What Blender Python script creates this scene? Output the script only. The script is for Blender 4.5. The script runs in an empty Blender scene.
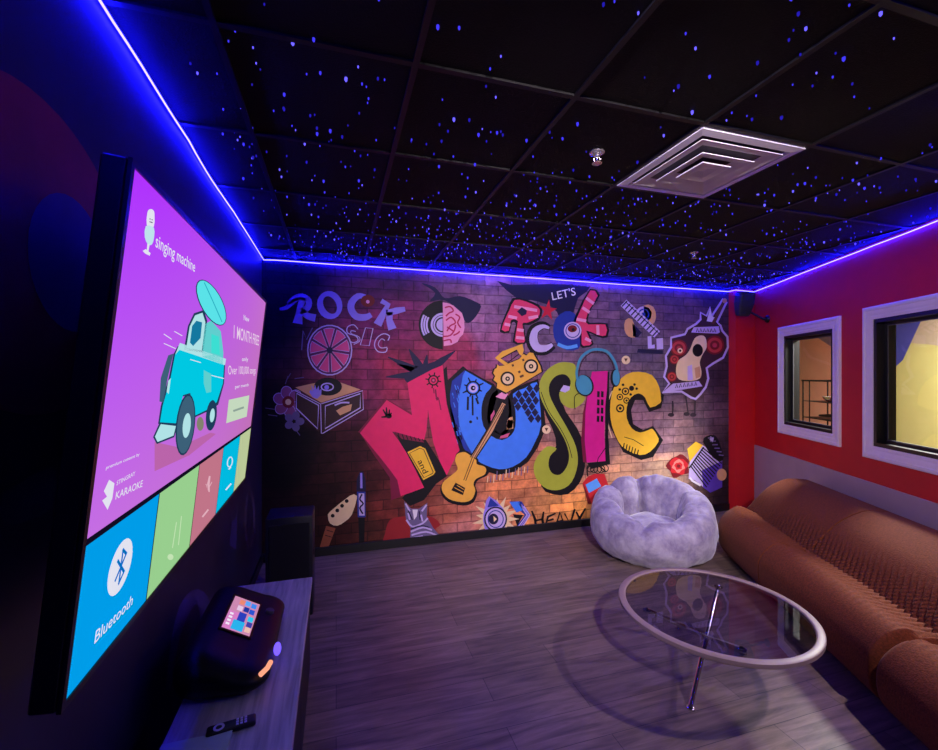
import bpy, bmesh, math, random
from mathutils import Vector, Matrix, noise
from mathutils.geometry import tessellate_polygon
random.seed(7)
S = bpy.context.scene
COL = S.collection
# ------------------------------------------------------------------ camera
F_PX, YAW, CAM_Z = 440.0, math.radians(16.8), 1.70
SN, CS = math.sin(YAW), math.cos(YAW)
CAM = Vector((0, 0, CAM_Z))
def ray(px, py):
    a = (px-469)/F_PX
    return Vector((CS*a+SN, -SN*a+CS, (375-py)/F_PX))
cd = bpy.data.cameras.new('camera'); cam = bpy.data.objects.new('camera', cd); COL.objects.link(cam)
cd.sensor_width = 36; cd.lens = F_PX/938*36; cd.clip_start = .02
cam.location = CAM; cam.rotation_euler = (math.pi/2, 0, -YAW)
S.camera = cam
S.view_settings.view_transform = 'Standard'; S.view_settings.look = 'None'
S.view_settings.gamma = 1; S.view_settings.use_curve_mapping = False; S.view_settings.exposure = 0
# ------------------------------------------------------------------ room figures
CEIL, YB, XL = 2.77, 4.362, -0.645
W0 = Vector((5.07, 4.31, 0)); W1 = Vector((3.927, 1.947, 0))
U = (W1-W0).normalized(); N = Vector((U.y, -U.x, 0))       # along the right wall towards the camera; N into the room
if N.x > 0: N = -N
def wp(a, d, z): return W0+U*a+N*d+Vector((0, 0, z))
def on_plane(px, py, o, n):
    r = ray(px, py); return CAM+r*((o-CAM).dot(n)/r.dot(n))
def on_z(px, py, z): return on_plane(px, py, Vector((0, 0, z)), Vector((0, 0, 1)))
# ------------------------------------------------------------------ materials
def lin(c):
    return tuple((x/255/12.92 if x <= 10 else ((x/255+.055)/1.055)**2.4) for x in c)
MC = {}
def mat(name, rgb, rough=.6, metal=0., emit=0., var=.12, scale=18., bump=0., sheen=0., spec=.5, bscale=None, coat=0.):
    key = (name, rgb, rough, metal, emit)
    if key in MC: return MC[key]
    m = bpy.data.materials.new(name); m.use_nodes = True
    nt = m.node_tree; b = nt.nodes['Principled BSDF']
    c = lin(rgb)
    tc = nt.nodes.new('ShaderNodeTexCoord'); nz = nt.nodes.new('ShaderNodeTexNoise')
    nz.inputs['Scale'].default_value = scale; nz.inputs['Detail'].default_value = 5
    nt.links.new(tc.outputs['Object'], nz.inputs['Vector'])
    rp = nt.nodes.new('ShaderNodeValToRGB')
    rp.color_ramp.elements[0].position = .3; rp.color_ramp.elements[1].position = .7
    rp.color_ramp.elements[0].color = (*[x*(1-var) for x in c], 1)
    rp.color_ramp.elements[1].color = (*[min(1, x*(1+var)) for x in c], 1)
    nt.links.new(nz.outputs['Fac'], rp.inputs['Fac'])
    nt.links.new(rp.outputs['Color'], b.inputs['Base Color'])
    b.inputs['Roughness'].default_value = rough; b.inputs['Metallic'].default_value = metal
    b.inputs['Specular IOR Level'].default_value = spec
    if coat: b.inputs['Coat Weight'].default_value = coat
    if sheen:
        b.inputs['Sheen Weight'].default_value = sheen; b.inputs['Sheen Roughness'].default_value = .4
    if emit:
        nt.links.new(rp.outputs['Color'], b.inputs['Emission Color']); b.inputs['Emission Strength'].default_value = emit
    if bump:
        n2 = nt.nodes.new('ShaderNodeTexNoise'); n2.inputs['Scale'].default_value = bscale or scale*4; n2.inputs['Detail'].default_value = 4
        nt.links.new(tc.outputs['Object'], n2.inputs['Vector'])
        bp = nt.nodes.new('ShaderNodeBump'); bp.inputs['Strength'].default_value = bump; bp.inputs['Distance'].default_value = .01
        nt.links.new(n2.outputs['Fac'], bp.inputs['Height']); nt.links.new(bp.outputs['Normal'], b.inputs['Normal'])
    MC[key] = m; return m
def emis(name, rgb, k, raw=None):
    key = ('e', name, rgb, k, raw)
    if key in MC: return MC[key]
    m = bpy.data.materials.new(name); m.use_nodes = True
    nt = m.node_tree; nt.nodes.clear()
    o = nt.nodes.new('ShaderNodeOutputMaterial'); e = nt.nodes.new('ShaderNodeEmission')
    e.inputs[0].default_value = (*(raw or lin(rgb)), 1); e.inputs[1].default_value = k
    nt.links.new(e.outputs[0], o.inputs[0]); MC[key] = m; return m
def glass_mat(TINT=(.93, .935, .95, 1), ior=1.5):
    m = bpy.data.materials.new('clear_glass'); m.use_nodes = True
    nt = m.node_tree; nt.nodes.clear()
    o = nt.nodes.new('ShaderNodeOutputMaterial'); mx = nt.nodes.new('ShaderNodeMixShader')
    t = nt.nodes.new('ShaderNodeBsdfTransparent'); g = nt.nodes.new('ShaderNodeBsdfGlossy'); fr = nt.nodes.new('ShaderNodeFresnel')
    t.inputs[0].default_value = TINT; g.inputs['Roughness'].default_value = .015; fr.inputs[0].default_value = ior
    ge = nt.nodes.new('ShaderNodeNewGeometry'); sb = nt.nodes.new('ShaderNodeMath'); sb.operation = 'SUBTRACT'; sb.inputs[0].default_value = 1; ml = nt.nodes.new('ShaderNodeMath'); ml.operation = 'MULTIPLY'
    nt.links.new(ge.outputs['Backfacing'], sb.inputs[1]); nt.links.new(sb.outputs[0], ml.inputs[0]); nt.links.new(fr.outputs[0], ml.inputs[1]); nt.links.new(ml.outputs[0], mx.inputs[0]); nt.links.new(t.outputs[0], mx.inputs[1]); nt.links.new(g.outputs[0], mx.inputs[2])
    nt.links.new(mx.outputs[0], o.inputs[0]); return m
GLASS = glass_mat(); TGLASS = glass_mat((.72, .70, .76, 1), 1.75); TGLASS.name = 'smoky_glass'
# ------------------------------------------------------------------ object helpers
def link(name, me, m=None, parent=None, smooth=False):
    o = bpy.data.objects.new(name, me); COL.objects.link(o)
    if m is not None:
        for x in (m if isinstance(m, list) else [m]): me.materials.append(x)
    if smooth:
        for p in me.polygons: p.use_smooth = True
    if parent is not None:
        o.parent = parent; o.matrix_parent_inverse = parent.matrix_world.inverted() if parent.type != 'EMPTY' else Matrix.Translation(-parent.location)
    return o
def obj(name, bm, m=None, parent=None, smooth=False, autos=None):
    bmesh.ops.recalc_face_normals(bm, faces=bm.faces)
    me = bpy.data.meshes.new(name); bm.to_mesh(me); bm.free()
    o = link(name, me, m, parent, smooth)
    if autos is not None:
        for p in me.polygons: p.use_smooth = True
        me.set_sharp_from_angle(angle=math.radians(autos))
    return o
def thing(name, label, cat, loc, group=None):
    o = bpy.data.objects.new(name, None); COL.objects.link(o); o.location = loc; o.empty_display_size = .1
    o['label'] = label; o['category'] = cat
    if group: o['group'] = group
    return o
def tag(o, label, cat, group=None):
    o['label'] = label; o['category'] = cat
    if group: o['group'] = group
    return o
def struct(name, bm, m, parent=None, **k):
    o = obj(name, bm, m, parent, **k)
    if parent is None: o['kind'] = 'structure'
    return o
def box(bm, lo, hi, bev=0., frame=None, seg=2):
    lo, hi = Vector(lo), Vector(hi)
    r = bmesh.ops.create_cube(bm, size=1)
    vs = r['verts']
    for v in vs:
        v.co = Vector([(lo[i]+hi[i])/2+v.co[i]*(hi[i]-lo[i]) for i in range(3)])
    if bev:
        es = {e for v in vs for e in v.link_edges}
        g = bmesh.ops.bevel(bm, geom=list(es), offset=bev, segments=seg, affect='EDGES', profile=.5)
        vs = list({v for f in g['faces'] for v in f.verts} | {v for v in vs if v.is_valid})
    if frame:
        for v in vs: v.co = frame(*v.co)
    return vs
def tube(bm, pts, r, n=10, closed=False, caps=True):
    pts = [Vector(p) for p in pts]; rings = []
    rr = r if isinstance(r, (list, tuple)) else [r]*len(pts)
    for i, p in enumerate(pts):
        if closed: d = pts[(i+1) % len(pts)]-pts[i-1]
        else: d = pts[min(i+1, len(pts)-1)]-pts[max(i-1, 0)]
        d.normalize()
        a = d.cross(Vector((0, 0, 1)) if abs(d.z) < .9 else Vector((1, 0, 0))).normalized(); b = d.cross(a)
        rings.append([bm.verts.new(p+(a*math.cos(2*math.pi*k/n)+b*math.sin(2*math.pi*k/n))*rr[i]) for k in range(n)])
    m = len(rings)
    for i in range(m if closed else m-1):
        A, B = rings[i], rings[(i+1) % m]
        for k in range(n): bm.faces.new((A[k], A[(k+1) % n], B[(k+1) % n], B[k]))
    if caps and not closed:
        bm.faces.new(rings[0]); bm.faces.new(rings[-1][::-1])
def lathe(bm, prof, c, n=48, axis=None, cap=False):
    """prof: (radius, height) pairs round the z axis at c"""
    c = Vector(c); rings = []
    M = Vector((0, 0, 1)).rotation_difference(Vector(axis)).to_matrix() if axis else Matrix.Identity(3)
    for r, h in prof:
        rings.append([bm.verts.new(c+M@Vector((r*math.cos(2*math.pi*k/n), r*math.sin(2*math.pi*k/n), h))) for k in range(n)])
    for A, B in zip(rings, rings[1:]):
        for k in range(n): bm.faces.new((A[k], A[(k+1) % n], B[(k+1) % n], B[k]))
    if cap:
        bm.faces.new(rings[0][::-1]); bm.faces.new(rings[-1])
    return rings
def rounded(bm, size, r, res, fn):
    """rounded box of half sizes, cube grid pushed out; fn maps local point to world"""
    sx, sy, sz = size; nx, ny, nz = res; V = {}
    def vert(i, j, k):
        key = (i, j, k)
        if key in V: return V[key]
        p = Vector(((2*i/nx-1)*sx, (2*j/ny-1)*sy, (2*k/nz-1)*sz))
        q = Vector([max(-s+r, min(s-r, x)) for x, s in zip(p, size)])
        d = p-q
        if d.length > 1e-9: p = q+d.normalized()*r if d.length > 1e-9 else p
        V[key] = bm.verts.new(fn(p)); return V[key]
    for i in range(nx):
        for j in range(ny):
            for k in (0, nz): bm.faces.new([vert(i, j, k), vert(i+1, j, k), vert(i+1, j+1, k), vert(i, j+1, k)])
    for i in range(nx):
        for k in range(nz):
            for j in (0, ny): bm.faces.new([vert(i, j, k), vert(i+1, j, k), vert(i+1, j, k+1), vert(i, j, k+1)])
    for j in range(ny):
        for k in range(nz):
            for i in (0, nx): bm.faces.new([vert(i, j, k), vert(i, j+1, k), vert(i, j+1, k+1), vert(i, j, k+1)])
# ------------------------------------------------------------------ painting on a plane
class Plane:
    def __init__(s, o, u, v):
        s.o, s.u, s.v = Vector(o), Vector(u).normalized(), Vector(v).normalized(); s.n = s.u.cross(s.v).normalized()
    def uv(s, px, py):
        p = on_plane(px, py, s.o, s.n)-s.o; return (p.dot(s.u), p.dot(s.v))
    def P(s, a, b, h): return s.o+s.u*a+s.v*b+s.n*h
def smooth_loop(p, k=4, closed=True):
    n = len(p); out = []
    rng = range(n) if closed else range(n-1)
    g = (lambda i: p[i % n]) if closed else (lambda i: p[max(0, min(n-1, i))])
    for i in rng:
        a, b, c, d = g(i-1), g(i), g(i+1), g(i+2)
        for j in range(k):
            t = j/k
            out.append(tuple(.5*(2*b[q]+(c[q]-a[q])*t+(2*a[q]-5*b[q]+4*c[q]-d[q])*t*t+(3*b[q]-a[q]-3*c[q]+d[q])*t**3) for q in (0, 1)))
    if not closed: out.append(p[-1])
    return out
def ell(cx, cy, rx, ry=None, n=22, rot=0., a0=0., a1=360.):
    ry = rx if ry is None else ry; r = math.radians(rot); o = []
    full = abs(a1-a0-360) < 1e-6
    for i in range(n if full else n+1):
        t = math.radians(a0+(a1-a0)*i/n); x, y = rx*math.cos(t), ry*math.sin(t)
        o.append((cx+x*math.cos(r)-y*math.sin(r), cy+x*math.sin(r)+y*math.cos(r)))
    return o
def ribbon(pts, w, closed=False):
    n = len(pts); L, Rr = [], []
    ww = w if isinstance(w, (list, tuple)) else [w]*n
    for i in range(n):
        a = pts[(i-1) % n] if closed else pts[max(0, i-1)]; b = pts[(i+1) % n] if closed else pts[min(n-1, i+1)]
        dx, dy = b[0]-a[0], b[1]-a[1]; l = math.hypot(dx, dy) or 1
        nx, ny = -dy/l*ww[i]/2, dx/l*ww[i]/2
        L.append((pts[i][0]+nx, pts[i][1]+ny)); Rr.append((pts[i][0]-nx, pts[i][1]-ny))
    return L, Rr
class Paint:
    """flat paint layers on a plane, traced in photograph pixels, one mesh"""
    def __init__(s, pl, base=0.): s.pl, s.base = pl, base; s.v, s.f, s.fm, s.m = [], [], [], []
    def mi(s, m):
        if m not in s.m: s.m.append(m)
        return s.m.index(m)
    def raw(s, loops_uv, m, lev):
        h = s.base+lev*.0006
        vs = [[Vector((a, b, 0)) for a, b in l] for l in loops_uv]
        tris = tessellate_polygon(vs); flat = [v for l in vs for v in l]; k = len(s.v); i = s.mi(m)
        s.v += [s.pl.P(v.x, v.y, h) for v in flat]
        for t in tris: s.f.append(tuple(k+q for q in t)); s.fm.append(i)
    def poly(s, pts, m, lev=0, holes=(), sm=0):
        if sm: pts = smooth_loop(pts, sm); holes = [smooth_loop(h, sm) for h in holes]
        s.raw([[s.pl.uv(*p) for p in l] for l in [pts, *holes]], m, lev)
    def stroke(s, pts, w, m, lev=0, closed=False, sm=0):
        if sm: pts = smooth_loop(pts, sm, closed)
        if isinstance(w, (list, tuple)) and len(w) != len(pts):
            n = len(pts); w = [w[min(len(w)-1, int(i/(n-1)*(len(w)-1)))]*(1-(i/(n-1)*(len(w)-1)) % 1)+w[min(len(w)-1, int(i/(n-1)*(len(w)-1))+1)]*((i/(n-1)*(len(w)-1)) % 1) for i in range(n)]
        L, Rr = ribbon(pts, w, closed); n = len(pts); h = s.base+lev*.0006; k = len(s.v); i = s.mi(m)
        for p in L+Rr: s.v.append(s.pl.P(*s.pl.uv(*p), h))
        for q in range(n if closed else n-1):
            r = (q+1) % n; s.f.append((k+q, k+r, k+n+r, k+n+q)); s.fm.append(i)
    def circ(s, x, y, r, m, lev=0, ry=None, **k): s.poly(ell(x, y, r, ry, **k), m, lev)
    def ring(s, x, y, r, w, m, lev=0, ry=None, rot=0): s.stroke(ell(x, y, r, ry, 26, rot), w, m, lev, True)
    def text(s, body, p0, p1, hpx, m, lev=0, squash=1.):
        """baseline from pixel p0 to pixel p1, cap height hpx pixels at p0"""
        a, b = Vector(s.pl.uv(*p0)), Vector(s.pl.uv(*p1))
        hh = (Vector(s.pl.uv(p0[0]+hpx[0], p0[1]+hpx[1]))-a)
        cu = bpy.data.curves.new('t', 'FONT'); cu.body = body; cu.resolution_u = 3; cu.offset = .006
        o = bpy.data.objects.new('t', cu); COL.objects.link(o)
        dg = bpy.context.evaluated_depsgraph_get(); me = o.evaluated_get(dg).to_mesh()
        vs = [v.co.copy() for v in me.vertices]; fs = [tuple(p.vertices) for p in me.polygons]
        o.evaluated_get(dg).to_mesh_clear(); bpy.data.objects.remove(o); bpy.data.curves.remove(cu)
        x0, x1 = min(v.x for v in vs), max(v.x for v in vs); k = len(s.v); i = s.mi(m); h = s.base+lev*.0006
        for v in vs:
            q = a+(b-a)*((v.x-x0)/(x1-x0))+hh*(v.y/.69); s.v.append(s.pl.P(q.x, q.y, h))
        for f in fs: s.f.append(tuple(k+q for q in f)); s.fm.append(i)
    def build(s, name, parent=None, label=None):
        me = bpy.data.meshes.new(name); me.from_pydata([tuple(v) for v in s.v], [], s.f)
        for m in s.m: me.materials.append(m)
        for p, i in zip(me.polygons, s.fm): p.material_index = i
        for p in me.polygons:
            if p.normal.dot(s.pl.n) < 0: p.flip()
        me.update(); o = bpy.data.objects.new(name, me); COL.objects.link(o)
        if parent is not None:
            o.parent = parent; o.matrix_parent_inverse = Matrix.Translation(-parent.location) if parent.type == 'EMPTY' else Matrix.Identity(4)
        if label: o['label'] = label
        return o
def zc(ox, oy, k):
    """reads coordinates off an enlarged crop of the photograph"""
    return lambda *p: [(ox+p[i]*k, oy+p[i+1]*k) for i in range(0, len(p), 2)]
LED_RAD = 0.004
LED_R = 1.0
LED_G = 0.8
LED_B = 190.0
STAR = 1.0
KEY_W = 190
FILL_W = 1100
WALL_FILL_W = 240
ADJ_W = 300
TV_K = 1.0
PLX = 2.912
PLY = 3.565
TABLE = (1.95, 1.90, .45, .48)
LEGS = (((1.73, 1.82), (2.19, 2.09)), ((2.37, 2.08), (1.60, 1.99)), ((2.2, 2.42), (1.79, 1.58)))
# ================================================================== the room
def nodes(name):
    m = bpy.data.materials.new(name); m.use_nodes = True; nt = m.node_tree
    return m, nt, nt.nodes['Principled BSDF']
def floor_mat():
    m, nt, b = nodes('grey_oak_laminate'); L = nt.links.new; N_ = nt.nodes.new
    tc = N_('ShaderNodeTexCoord')
    br = N_('ShaderNodeTexBrick'); br.offset = .37; br.inputs['Scale'].default_value = 1
    br.inputs['Brick Width'].default_value = 1.25; br.inputs['Row Height'].default_value = .18
    br.inputs['Mortar Size'].default_value = .0018; br.inputs['Mortar Smooth'].default_value = .3
    br.inputs['Color1'].default_value = (*lin((140, 121, 110)), 1); br.inputs['Color2'].default_value = (*lin((116, 100, 92)), 1)
    br.inputs['Mortar'].default_value = (*lin((72, 62, 66)), 1); br.inputs['Bias'].default_value = -.2
    L(tc.outputs['Object'], br.inputs['Vector'])
    mp = N_('ShaderNodeMapping'); mp.inputs['Scale'].default_value = (1.6, 16, 1); L(tc.outputs['Object'], mp.inputs['Vector'])
    nz = N_('ShaderNodeTexNoise'); nz.inputs['Scale'].default_value = 1.5; nz.inputs['Detail'].default_value = 8; nz.inputs['Roughness'].default_value = .65; nz.inputs['Distortion'].default_value = .6
    L(mp.outputs[0], nz.inputs['Vector'])
    rp = N_('ShaderNodeValToRGB'); rp.color_ramp.elements[0].position = .3; rp.color_ramp.elements[1].position = .68
    rp.color_ramp.elements[0].color = (.35, .34, .36, 1); rp.color_ramp.elements[1].color = (1.15, 1.12, 1.1, 1); L(nz.outputs['Fac'], rp.inputs['Fac'])
    mx = N_('ShaderNodeMix'); mx.data_type = 'RGBA'; mx.blend_type = 'MULTIPLY'; mx.inputs[0].default_value = 1
    L(br.outputs['Color'], mx.inputs[6]); L(rp.outputs['Color'], mx.inputs[7]); L(mx.outputs[2], b.inputs['Base Color'])
    b.inputs['Roughness'].default_value = .42; b.inputs['Specular IOR Level'].default_value = .35
    bp = N_('ShaderNodeBump'); bp.inputs['Strength'].default_value = .12; bp.inputs['Distance'].default_value = .004; L(nz.outputs['Fac'], bp.inputs['Height']); L(bp.outputs[0], b.inputs['Normal'])
    return m
YF = -1.7
def right_x(y, d=0.):
    t = (y-W0.y-N.y*d)/U.y; return (W0+U*t+N*d).x
def slab(bm, poly, z0, z1):
    a = [bm.verts.new((x, y, z0)) for x, y in poly]; b = [bm.verts.new((x, y, z1)) for x, y in poly]; n = len(poly)
    bm.faces.new(a[::-1]); bm.faces.new(b)
    for i in range(n): bm.faces.new((a[i], a[(i+1) % n], b[(i+1) % n], b[i]))
foot = [(XL-.15, YF-.15), (right_x(YF-.15, -.06), YF-.15), (right_x(YB+.15, -.06), YB+.15), (XL-.15, YB+.15)]
bm = bmesh.new(); slab(bm, foot, -.1, 0); struct('floor', bm, floor_mat())
BLACKWALL = mat('black_wall_paint', (36, 31, 44), .5, var=.2)
bm = bmesh.new(); box(bm, (XL-.12, YF, 0), (XL, YB, CEIL)); struct('wall_left', bm, BLACKWALL)
bm = bmesh.new(); box(bm, (XL-.12, YB, 0), (W0.x+.35, YB+.12, CEIL)); struct('wall_back', bm, mat('dark_wall_paint', (26, 20, 26), .7))
bm = bmesh.new(); box(bm, (XL-.12, YF-.12, 0), (right_x(YF)+.3, YF, CEIL)); struct('wall_front', bm, mat('dark_wall_paint', (26, 20, 26), .7))
# ceiling: black tiles in a black grid
TX, TY, TW, TH = .262, 1.505, .620, .640
bm = bmesh.new(); slab(bm, foot, CEIL+.006, CEIL+.1)
struct('ceiling', bm, mat('black_ceiling_tile', (13, 12, 13), .8, var=.35, scale=3, bump=.3, bscale=160, spec=.3))
bm = bmesh.new()
k = -2
while TX+k*TW < 5.2:
    x = TX+k*TW; box(bm, (x-.011, YF, CEIL-.003), (x+.011, YB, CEIL+.02)); k += 1
k = -5
while TY+k*TH < YB:
    y = TY+k*TH; box(bm, (XL, y-.011, CEIL-.0025), (right_x(y)+.03, y+.011, CEIL+.02)); k += 1
struct('trim_1', bm, mat('black_grid_metal', (7, 6, 7), .55, .1, var=.1))
# right wall with its two windows
def wa(px, py):
    p = on_plane(px, py, W0, N)-W0; return p.dot(U), p.z
TRW = .105
wins = []
for (tl, bl, right) in (((780, 328), (779, 432), (843, 315, 840, 447)), ((867, 308), (863, 456), None)):
    a0 = (wa(*tl)[0]+wa(*bl)[0])/2; z1, z0 = wa(*tl)[1], wa(*bl)[1]
    if right:
        r1, r2 = wa(*right[:2]), wa(*right[2:]); a1 = (r1[0]+r2[0])/2; z1 = (z1+r1[1])/2; z0 = (z0+r2[1])/2
    else: a1 = a0+1.45
    wins.append((a0, a1, z0, z1))
AEND = (Vector((0, YF-.1, 0)).y-W0.y)/U.y
RED = mat('red_wall_paint', (200, 22, 24), .6, var=.06, scale=6, bump=.06, bscale=220)
bm = bmesh.new(); T = .13
cuts = [0]
for a0, a1, z0, z1 in wins: cuts += [a0+TRW-.02, a1-TRW+.02]
cuts.append(AEND)
for i in range(5):
    A, B = cuts[i], cuts[i+1]
    if i % 2 == 0: box(bm, (A-(.3 if i == 0 else 0), -T, 0), (B, 0, CEIL+.005), frame=wp)
    else:
        _, _, z0, z1 = wins[i//2]
        box(bm, (A, -T, 0), (B, 0, z0+TRW-.02), frame=wp); box(bm, (A, -T, z1-TRW+.02), (B, 0, CEIL+.005), frame=wp)
struct('wall_right', bm, RED)
# red column in the corner
bm = bmesh.new()
c0 = Vector((4.74, 4.262, 0)); xr = right_x(4.262, .0)
slab(bm, [(4.735, 4.262), (xr+.05, 4.262), (xr+.05, YB+.02), (4.735, YB+.02)], 0, CEIL+.004); struct('trim_2', bm, RED)
# grey lower wall panel along the right wall
zt = wa(753, 444)[1]; zt = (zt+wa(858.6, 478)[1])/2
bm = bmesh.new(); box(bm, (.03, -.02, 0), (AEND, .012, zt), frame=wp, bev=.004, seg=1)
struct('trim_3', bm, mat('grey_lower_wall_paint', (168, 146, 144), .6, var=.05, scale=5))
# black skirting
bm = bmesh.new(); box(bm, (XL, YB-.018, 0), (4.735, YB, .085), bev=.004, seg=1); struct('baseboard_back', bm, mat('black_skirting', (12, 11, 13), .5))
bm = bmesh.new(); box(bm, (XL, YF, 0), (XL+.014, YB-.02, .085), bev=.004, seg=1); struct('baseboard_left', bm, mat('black_skirting', (12, 11, 13), .5))
WHITE = mat('white_window_trim', (240, 226, 220), .45, var=.03)
JAMB = mat('black_window_frame', (16, 15, 17), .4, var=.1); SEAL = mat('grey_window_stop', (70, 70, 74), .4)
for n, (a0, a1, z0, z1) in enumerate(wins, 1):
    r = bpy.data.objects.new('window_%d' % n, None); COL.objects.link(r); r['kind'] = 'structure'; r.location = wp((a0+a1)/2, 0, z0); r.empty_display_size = .1
    bm = bmesh.new()
    # moulded casing: profile (inset from outer edge, height off wall)
    prof = [(0, 0), (0, .020), (.012, .026), (.03, .026), (.036, .020), (.06, .018), (.075, .014), (.085, .016), (TRW, .012), (TRW, -.02)]
    def ringpts(ins, h): return [bm.verts.new(wp(*q)) for q in ((a0+ins, h, z0+ins), (a1-ins, h, z0+ins), (a1-ins, h, z1-ins), (a0+ins, h, z1-ins))]
    rs = [ringpts(i_, h_) for i_, h_ in prof]
    for A, B in zip(rs, rs[1:]):
        for q in range(4): bm.faces.new((A[q], A[(q+1) % 4], B[(q+1) % 4], B[q]))
    struct('window_trim', bm, WHITE, r)
    bm = bmesh.new(); i0, i1 = TRW-.004, TRW+.03
    fr = [(i0, .006), (i1, .006), (i1, -.05), (i1+.022, -.05), (i1+.022, -.11), (i1, -.11), (i1, -T-.004), (i0, -T-.004)]
    rs = [ringpts(i_, h_) for i_, h_ in fr]
    for A, B in zip(rs, rs[1:]+rs[:1]):
        for q in range(4): bm.faces.new((A[q], A[(q+1) % 4], B[(q+1) % 4], B[q]))
    fo = struct('window_frame', bm, JAMB, r)
    bm = bmesh.new(); rs = [ringpts(i1+.0225, -.055), ringpts(i1+.030, -.055), ringpts(i1+.030, -.062), ringpts(i1+.0225, -.062)]
    for A, B in zip(rs, rs[1:]):
        for q in range(4): bm.faces.new((A[q], A[(q+1) % 4], B[(q+1) % 4], B[q]))
    struct('window_stop', bm, SEAL, r)
    bm = bmesh.new(); g = i1+.020; box(bm, (a0+g, -.088, z0+g), (a1-g, -.082, z1-g), frame=wp); struct('window_pane', bm, GLASS, r)
# ------------------------------------------------------------------ the neighbouring room seen through the windows
DR = 2.0
bm = bmesh.new(); box(bm, (-4.6, -DR-.1, 0), (AEND, -DR, CEIL), frame=wp); struct('wall_adjacent', bm, mat('yellow_wall_paint', (166, 166, 100), .7, var=.05, scale=4))
bm = bmesh.new(); box(bm, (-4.6, -DR-.1, -.1), (AEND, -T, -.002), frame=wp); struct('floor_adjacent', bm, mat('grey_floor', (120, 112, 108), .6))
bm = bmesh.new(); box(bm, (-4.6, -DR-.1, CEIL), (AEND, -T, CEIL+.08), frame=wp); struct('ceiling_adjacent', bm, mat('grey_ceiling', (120, 118, 122), .8))
bm = bmesh.new(); box(bm, (-4.7, -DR-.1, 0), (-4.6, -T, CEIL), frame=wp); box(bm, (AEND, -DR-.1, 0), (AEND+.1, -T, CEIL), frame=wp)
box(bm, (-4.6, -T, 0), (-.3, -T+.05, CEIL), frame=wp); struct('wall_adjacent_end', bm, mat('yellow_wall_paint', (166, 166, 100), .7, var=.05, scale=4))
ADJ = Plane(wp(0, -DR+.002, 0), U*1, (0, 0, 1))
if ADJ.n.dot(N) < 0: ADJ = Plane(wp(0, -DR+.002, 0), -U, (0, 0, 1))
pt = Paint(ADJ)
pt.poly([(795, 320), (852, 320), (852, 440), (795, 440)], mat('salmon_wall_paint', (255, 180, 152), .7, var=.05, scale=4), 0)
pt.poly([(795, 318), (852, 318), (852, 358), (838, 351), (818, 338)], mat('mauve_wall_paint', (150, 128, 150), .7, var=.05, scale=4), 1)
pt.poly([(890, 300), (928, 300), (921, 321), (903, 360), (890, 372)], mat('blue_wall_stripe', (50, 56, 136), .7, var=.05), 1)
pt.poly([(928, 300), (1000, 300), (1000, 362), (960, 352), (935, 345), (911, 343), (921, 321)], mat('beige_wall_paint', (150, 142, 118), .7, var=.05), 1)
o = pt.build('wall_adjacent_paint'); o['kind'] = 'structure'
# rack standing behind the small window
DK = .85
rk = Plane(wp(0, -DK, 0), U, (0, 0, 1))
def rp_(px, py):
    a, b = rk.uv(px, py); return a, b
aL, zT = rp_(803, 380.5); aR = rp_(846, 381)[0]; aM = rp_(809.5, 400)[0]; zB = rp_(820, 425)[1]
t = thing('metal_rack', 'thin black metal rack behind the small window in the next room', 'rack', wp((aL+aR)/2, -DK, 0))
BM = mat('black_rack_metal', (24, 20, 20), .4, .5)
bm = bmesh.new()
for d in (-DK, -DK-.3): tube(bm, [wp(aL-.02, d, zT), wp(aR+.03, d, zT)], .011, 8)
for a in (aL, aR): tube(bm, [wp(a, -DK, zT), wp(a, -DK-.3, zT)], .009, 8)
obj('top_rail', bm, BM, t, autos=40)
for a in (aL, aR):
    for d in (-DK, -DK-.3):
        bm = bmesh.new(); tube(bm, [wp(a, d, 0), wp(a, d, zT)], .009, 8); obj('leg', bm, BM, t, autos=40)
bm = bmesh.new(); tube(bm, [wp(aM, -DK, zT), wp(aM, -DK, zB)], .007, 8); obj('upright', bm, BM, t, autos=40)
zs = rp_(820, 419)[1]
bm = bmesh.new(); box(bm, (aL, -DK-.3, zs-.012), (aR, -DK, zs), frame=wp, bev=.003, seg=1); obj('shelf', bm, BM, t)
bm = bmesh.new(); zm = rp_(820, 402)[1]; box(bm, (aL, -DK-.3, zm-.008), (aR, -DK, zm), frame=wp, bev=.003, seg=1); obj('shelf', bm, BM, t)
c = wp(rp_(825, 400)[0], -DK-.12, zm+.001)
bm = bmesh.new(); lathe(bm, [(.04, 0), (.08, .006), (.12, .04), (.135, .07), (.128, .07), (.11, .042), (.07, .014), (0.001, .010)], c, 32)
tag(obj('bowl', bm, mat('polished_steel', (200, 200, 196), .18, .9), None, autos=40), 'shiny steel bowl on the rack behind the small window', 'bowl')
c0 = rp_(811, 416)[0]; c1 = rp_(833, 416)[0]
bm = bmesh.new(); tube(bm, [wp(c0, -DK-.1, zs+.03), wp((c0*.6+c1*.4), -DK-.11, zs+.045), wp(c1, -DK-.12, zs+.05)], [.012, .02, .03], 12)
tag(obj('black_tool', bm, mat('black_plastic', (14, 13, 14), .4), None, autos=40), 'dark bar shaped object on the lower shelf behind the small window', 'tool')
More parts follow.
